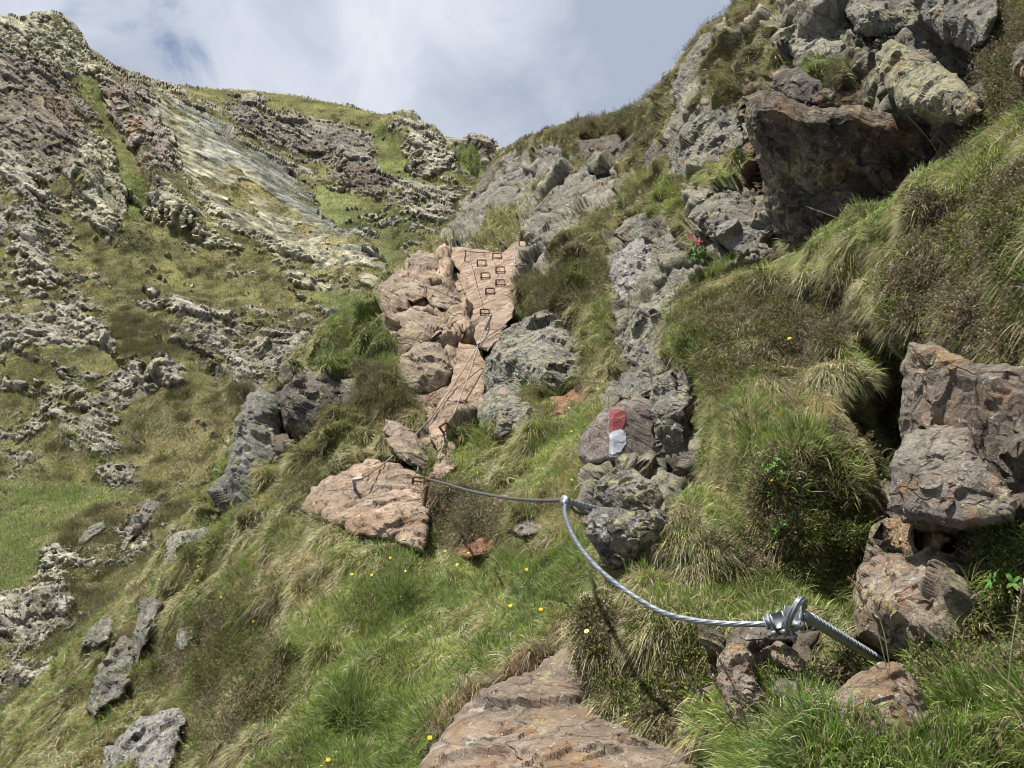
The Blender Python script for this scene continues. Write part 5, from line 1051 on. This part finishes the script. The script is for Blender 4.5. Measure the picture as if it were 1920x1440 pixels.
# iron rungs
def rung(px, py, label, w=16, h=13, rot=0.0, out=.13):
    c, s_ = math.cos(rot), math.sin(rot)
    def q(u, v, o_): 
        x, y = px + u * c - v * s_, py + u * s_ + v * c
        return V3(x, y, hd(x, y, None) - o_)
    a, b = q(-w / 2, h / 2, -.03), q(w / 2, h / 2, -.03); dd = (hd(px, py) - out)
    x1, y1 = px - w / 2 * c + h / 2 * s_, py - w / 2 * s_ - h / 2 * c; x2, y2 = px + w / 2 * c + h / 2 * s_, py + w / 2 * s_ - h / 2 * c
    c1, c2 = V3(x1, y1, dd), V3(x2, y2, dd)
    P = []
    for p0, p1 in ((a, c1), (c1, c2), (c2, b)):
        for k in range(7): P.append(p0 + (p1 - p0) * (.04 + .92 * k / 6))
    loc = (a + b) / 2; e = empty('iron_rung', loc, label, 'iron rung', 'iron rungs up the slab')
    m = MB(); m.add(tube(P, .0105, 8)); m.build('step_bar', IRON, e)
    m = MB()
    # added dark bar between the legs, standing in for the step bar's shadow
    P2 = [a + (b - a) * (k / 6) + (c1 - a).normalized() * .035 for k in range(7)]; m.add(tube(P2, .0085, 8)); m.build('shadow_bar', IRON, e)
for x, y, t in ((932, 481, 'topmost iron rung, near the thin sagging cable'), (903, 494, 'iron rung at the upper left, closest to the left hanging cable'), (938, 507, 'iron rung below and right of the topmost rung'), (910, 518, 'second iron rung down in the left column'),
                (938, 531, 'lower iron rung of the right column on the slab'), (919, 547, 'iron rung low in the middle of the slab, with bare stone below it')):
    rung(x, y, t)
rung(909, 586, 'lowest rung of the slab, beside the leaning post', 16, 12)
rung(834, 802, 'skewed square rung on the orange stone between the crossing cables', 15, 14, math.radians(-35))
rung(785, 902, 'square rung on the orange ledge rock beside its dark post', 22, 14, math.radians(5), .15)

# painted trail mark on its rock
def patch(outline, name, mat, parent, label):
    P_ = np.array(outline, float); gx = np.arange(P_[:, 0].min(), P_[:, 0].max() + 1, 1.0); gy = np.arange(P_[:, 1].min(), P_[:, 1].max() + 1, 1.0)
    X, Y = np.meshgrid(gx, gy); sd, bx, by = poly_sd(outline, X.astype(f4), Y.astype(f4))
    jit = gnoise(np.stack([X.ravel() * .35, Y.ravel() * .35, X.ravel() * 0], 1).astype(f4), 5).reshape(X.shape) * 1.2
    ok = sd + jit > 0; idx = {}; V = []; Q = []
    tr = [t for t, nm in TREES if nm == parent.name][0]
    def gv(i, j):
        if (i, j) not in idx:
            d = direction(float(X[i, j]), float(Y[i, j])); h = tr.ray_cast(Vector((0, 0, 0)), d)
            if h[0] is None: return None
            idx[(i, j)] = len(V); V.append(h[0] - d * .004 - parent.location)
        return idx[(i, j)]
    for i in range(X.shape[0] - 1):
        for j in range(X.shape[1] - 1):
            if ok[i, j]:
                q = [gv(i, j), gv(i + 1, j), gv(i + 1, j + 1), gv(i, j + 1)]
                if None not in q: Q.append(q)
    me = mesh_arrays(name, np.array([v[:] for v in V], f4), np.array(Q), smooth=True); o = link(name, me, mat, parent)
    o['label'] = label
def paint_mat(name, col):
    m, nt, b = new_mat(name); geo = N(nt, 'ShaderNodeNewGeometry'); nz = noise(nt, geo.outputs['Position'], 25, 8, .7); 
    c = mixcol(nt, remap(nt, nz, .52, .64, 0, .8), col, (.17, .15, .13)); L(nt, c, b.inputs['Base Color']); b.inputs['Roughness'].default_value = .6
    bp = N(nt, 'ShaderNodeBump'); L(nt, nz, bp.inputs['Height']); bp.inputs['Strength'].default_value = .5; bp.inputs['Distance'].default_value = .01; L(nt, bp.outputs[0], b.inputs['Normal']); return m
pr_ = paintrock[0]
patch([(1141, 768), (1160, 766), (1173, 772), (1174, 790), (1166, 803), (1152, 806), (1142, 812)], 'paint_mark', paint_mat('red_paint', (.15, .026, .028)), pr_, 'red upper half of the painted trail mark')
patch([(1142, 812), (1153, 806), (1165, 804), (1174, 812), (1173, 832), (1163, 846), (1148, 852), (1142, 850)], 'paint_mark', paint_mat('white_paint', (.33, .355, .39)), pr_, 'white lower half of the painted trail mark')

patch([(936, 729), (944, 725), (949, 731), (945, 739), (938, 738)], 'paint_mark', paint_mat('faded_red_paint', (.24, .15, .14)), built[[k for k, sp_ in enumerate(RSPEC) if 'squat grey boulder' in sp_[0][0]][0]][0], 'faded pink remains of an old trail mark')
# ------------------------------------------------------------------ flowers, single plants, stalks
YEL = paint_mat('yellow_petals', (.75, .42, .02)); YC = paint_mat('flower_centre', (.45, .2, .02)); STEM = blade_mat('stems', .3)
def plain(name, c):
    m, nt, b = new_mat(name); geo = N(nt, 'ShaderNodeNewGeometry'); nz = noise(nt, geo.outputs['Position'], 90, 4, .6)
    L(nt, mixcol(nt, 1.0, c, val2col(nt, remap(nt, nz, .3, .7, .75, 1.25)), 'MULTIPLY'), b.inputs['Base Color']); b.inputs['Roughness'].default_value = .6; return m
YEL = plain('yellow_petals', (.80, .48, .02)); YC = plain('flower_centre', (.5, .22, .02)); PY = plain('pale_yellow_petals', (.72, .66, .22)); GST = plain('green_stem', (.12, .17, .05)); PINK = plain('pink_blossom', (.60, .04, .13)); LEAFG = plain('glossy_leaf', (.075, .15, .03)); LEAFY = plain('yellowing_leaf', (.45, .30, .03)); SEED = plain('seed_head', (.26, .17, .12)); STK = plain('pale_stalk', (.40, .38, .20))
rf = random.Random(3)
def leaf_blade(m, base, d, l, w, up):
    """a pointed leaf with a fold along its midrib"""
    d = d.normalized(); s = d.cross(up).normalized(); n = s.cross(d).normalized(); o = len(m.V)
    for t, ww in ((0, .15), (.25, .75), (.5, 1), (.75, .8), (1, .05)):
        c = base + d * l * t + n * l * .12 * math.sin(t * 3); m.V += [c - s * w * ww * .5 + n * w * .12 * ww, c, c + s * w * ww * .5 + n * w * .12 * ww]
    for i in range(4):
        for j in (0, 1): a = o + i * 3 + j; m.Q.append((a, a + 1, a + 4, a + 3))
def flower(px, py, label, r=.013, mat=None):
    h = hit(px, py + 14)
    if h is None: return
    d = h[0].dot(fwd); head = V3(px, py, d - .05 - .01 * d); root = h[0] - h[1] * .01
    r = max(r * .75, 1.7 * d / F)
    e = empty('yellow_flower', root, label, 'flower', 'yellow flowers in the grass')
    m = MB(); m.add(tube(spline([root, root + (head - root) * .5 + Vector((rf.uniform(-.01, .01), 0, .01)), head], 6), max(.0012, .4 * d / F), 5)); m.build('stem', GST, e)
    nrm = (-head.normalized() + Vector((0, 0, 1.1)) + Vector((rf.uniform(-.4, .4), 0, 0))).normalized(); a = nrm.orthogonal().normalized(); b = nrm.cross(a)
    m = MB()
    for k in range(13):
        t = k / 13 * 2 * math.pi; dr = a * math.cos(t) + b * math.sin(t); leaf_blade(m, head, dr + nrm * rf.uniform(0, .35), r, r * .5, nrm)
    m.build('petals', mat or YEL, e)
    m = MB(); m.add(tube([head, head + nrm * r * .18, head + nrm * r * .25], r * .32, 8, taper=lambda t: 1 - .5 * t)); m.build('flower_centre', YC, e)
for x, y, l in ((371, 1062, 'yellow flower above the brown tuft on the left slope'), (345, 1106, 'right flower of the close pair on the left slope'), (335, 1112, 'left flower of the close pair on the left slope'), (414, 1120, 'yellow flower beside drooping straw right of the close pair'),
                (370, 1089, 'yellow flower midway over the close pair on the left slope'), (298, 1086, 'yellow flower farthest left, near the jagged thin rib'), (732, 1046, 'yellow flower just below the orange ledge rock'), (760, 1071, 'yellow flower in green grass below the ledge rock corner'),
                (660, 1077, 'yellow flower in dark grass left of the ledge rock foot'), (697, 1078, 'yellow flower between straw tufts under the ledge rock'), (857, 1059, 'bright yellow flower in front of the dark heather clump'), (834, 1034, 'yellow flower at the left foot of the dark heather clump'),
                (878, 1037, 'yellow flower at the right foot of the dark heather clump'), (957, 1136, 'yellow flower at the left side of the lush green patch'), (615, 1425, 'yellow flower low at the bottom edge in the green grass'), (806, 1384, 'yellow flower touching the left rim of the flat path rock'),
                (475, 1165, 'yellow flower on top of the brown heather mound'), (987, 1068, 'yellow flower in the lush green patch under the level cable'), (1014, 1143, 'yellow flower deep in the lush green patch near the sagging cable'), (1072, 900, 'yellow flower above the middle cable post'),
                (1067, 765, 'yellow flower on the grassy shelf left of the painted rock'), (1071, 809, 'yellow flower low on the shelf beside the painted rock'), (1797, 1355, 'orange-yellow flower in the lower right corner grass'), (1180, 331, 'yellow flower high on the slope beside the sloping grey crag'),
                (1053, 463, 'yellow flower at the top right of the orange slab'), (1107, 606, 'yellow flower beside the pointed tip of the lichen block'), (1130, 715, 'yellow flower at the right end of the large lichen block'), (1480, 635, 'tiny yellow flower on the sunny turf bank'),
                (595, 612, 'left yellow flower on the crest of the turf mound'), (639, 612, 'right yellow flower on the crest of the turf mound')):
    flower(x, y, l)
flower(1100, 1184, 'pale yellow flower at the top tip of the flat path rock', .012, PY)

def shrub(px, py, label, cat, n, size, leafm, name, off=.06, extra=None):
    h = hit(px, py + 8); d = h[0].dot(fwd); root = h[0].copy(); c = V3(px, py, d - off); e = empty(name, root, label, cat)
    m = MB(); ms = MB()
    for k in range(n):
        dr = Vector((rf.gauss(0, 1), rf.gauss(0, 1), rf.gauss(.2, .8))).normalized(); tip = c + dr * size * rf.uniform(.35, 1)
        ms.add(tube([root, root + (tip - root) * .5 + Vector((0, 0, .01)), tip], .0016, 5))
        for j in range(6):
            a = j / 6 * 2 * math.pi + rf.random(); o1 = dr.orthogonal().normalized(); o2 = dr.cross(o1)
            leaf_blade(m, tip, o1 * math.cos(a) + o2 * math.sin(a) + dr * .4, size * .42, size * .15, dr)
    m.build('leaves', leafm, e); ms.build('stem', GST, e)
    for k, (x, y, mm, sz) in enumerate(extra or []):
        b = MB(); cc = V3(x, y, d - off - .03)
        for q in range(5):
            oo = cc + Vector((rf.gauss(0, 1), rf.gauss(0, 1), rf.gauss(0, 1))) * sz * .5
            for j in range(5):
                a = j / 5 * 2 * math.pi; leaf_blade(b, oo, Vector((math.cos(a), -.6, math.sin(a))), sz * .7, sz * .5, Vector((0, -1, .2)))
        b.build('blossom', mm, e)
shrub(1306, 472, 'alpenrose bush with bright pink blossoms at the top of the slanting slab rock', 'alpenrose', 22, .10, LEAFG, 'alpenrose', .25, [(1296, 444, PINK, .02), (1306, 456, PINK, .024), (1302, 462, PINK, .016), (1316, 452, PINK, .012)])
shrub(1452, 884, 'broad-leaved green sprig standing out of the heather on the turf bank', 'leafy plant', 12, .045, LEAFG, 'leafy_plant', .10)
shrub(1458, 906, 'yellowing leaf rosette just under the broad-leaved green sprig', 'leafy plant', 5, .035, LEAFY, 'leafy_plant', .10)
shrub(1462, 995, 'small green sprig lower down in the heather of the turf bank', 'leafy plant', 8, .04, LEAFG, 'leafy_plant', .08)
shrub(1905, 262, 'bright green leaf rosette at the right edge on the sunny bank', 'leafy plant', 7, .04, plain('lime_leaf', (.28, .36, .05)), 'leafy_plant', .08)
shrub(1895, 1105, 'leafy twig at the right edge beside the large lichened boulder', 'leafy plant', 12, .06, LEAFG, 'leafy_plant', .08)
def stalk(p0, p1, label, head=.3, mat=None, bend=6):
    h = hit(*p0); d = h[0].dot(fwd) - .03 if h else 2.2; a = V3(*p0, d); b = V3(*p1, d - .05); mid = V3((p0[0] + p1[0]) / 2 + bend, (p0[1] + p1[1]) / 2, d - .03)
    P = spline([a, mid, b], 14); k = int(len(P) * (1 - head)); e = empty('grass_stalk', a, label, 'grass stalk', 'tall flowering grass stalks')
    w = max(.0011, .55 * d / F)
    m = MB(); m.add(tube(P, w, 6)); m.build('stem', mat or STK, e)
    m = MB()
    for i in range(k, len(P)):
        t = (i - k) / max(1, len(P) - 1 - k)
        for j in range(3):
            dr = Vector((rf.gauss(0, .5), rf.gauss(0, .5), 0)) + (P[-1] - P[0]).normalized(); leaf_blade(m, P[i], dr, .012, .0035 * (1.2 - t * .5), Vector((0, -1, 0)))
    m.build('seed_head', SEED, e)
stalk((1395, 1412), (1325, 1250), 'green grass stalk left of the tall narrow stone', bend=8, mat=GST)
stalk((1406, 1392), (1347, 1232), 'second green grass stalk crossing the tall narrow stone', bend=10, mat=GST)
stalk((1662, 1248), (1597, 1088), 'tall pale stalk in front of the large lichened boulder', bend=10)
stalk((1668, 1250), (1640, 1130), 'thin reddish stalk beside the foot of the near anchor bar', bend=4)
stalk((1742, 1275), (1727, 1185), 'short green stalk before the large lichened boulder', bend=2, mat=GST)
stalk((1888, 1320), (1921, 1085), 'long white stalk at the right edge of the picture', bend=-6)
stalk((1880, 1240), (1830, 1115), 'bent brown stalk over the right heather', bend=8)
stalk((1340, 1436), (1285, 1385), 'low brown stalk arching over the flat path rock', bend=2)
stalk((1770, 310), (1700, 216), 'dry stalk reaching up before the great overhanging boulder', bend=8)
stalk((1600, 420), (1515, 388), 'dry stalk leaning left under the great overhanging boulder', bend=0)
stalk((940, 1155), (878, 1156), 'single straw lying flat across the green grass', head=.05, bend=0)
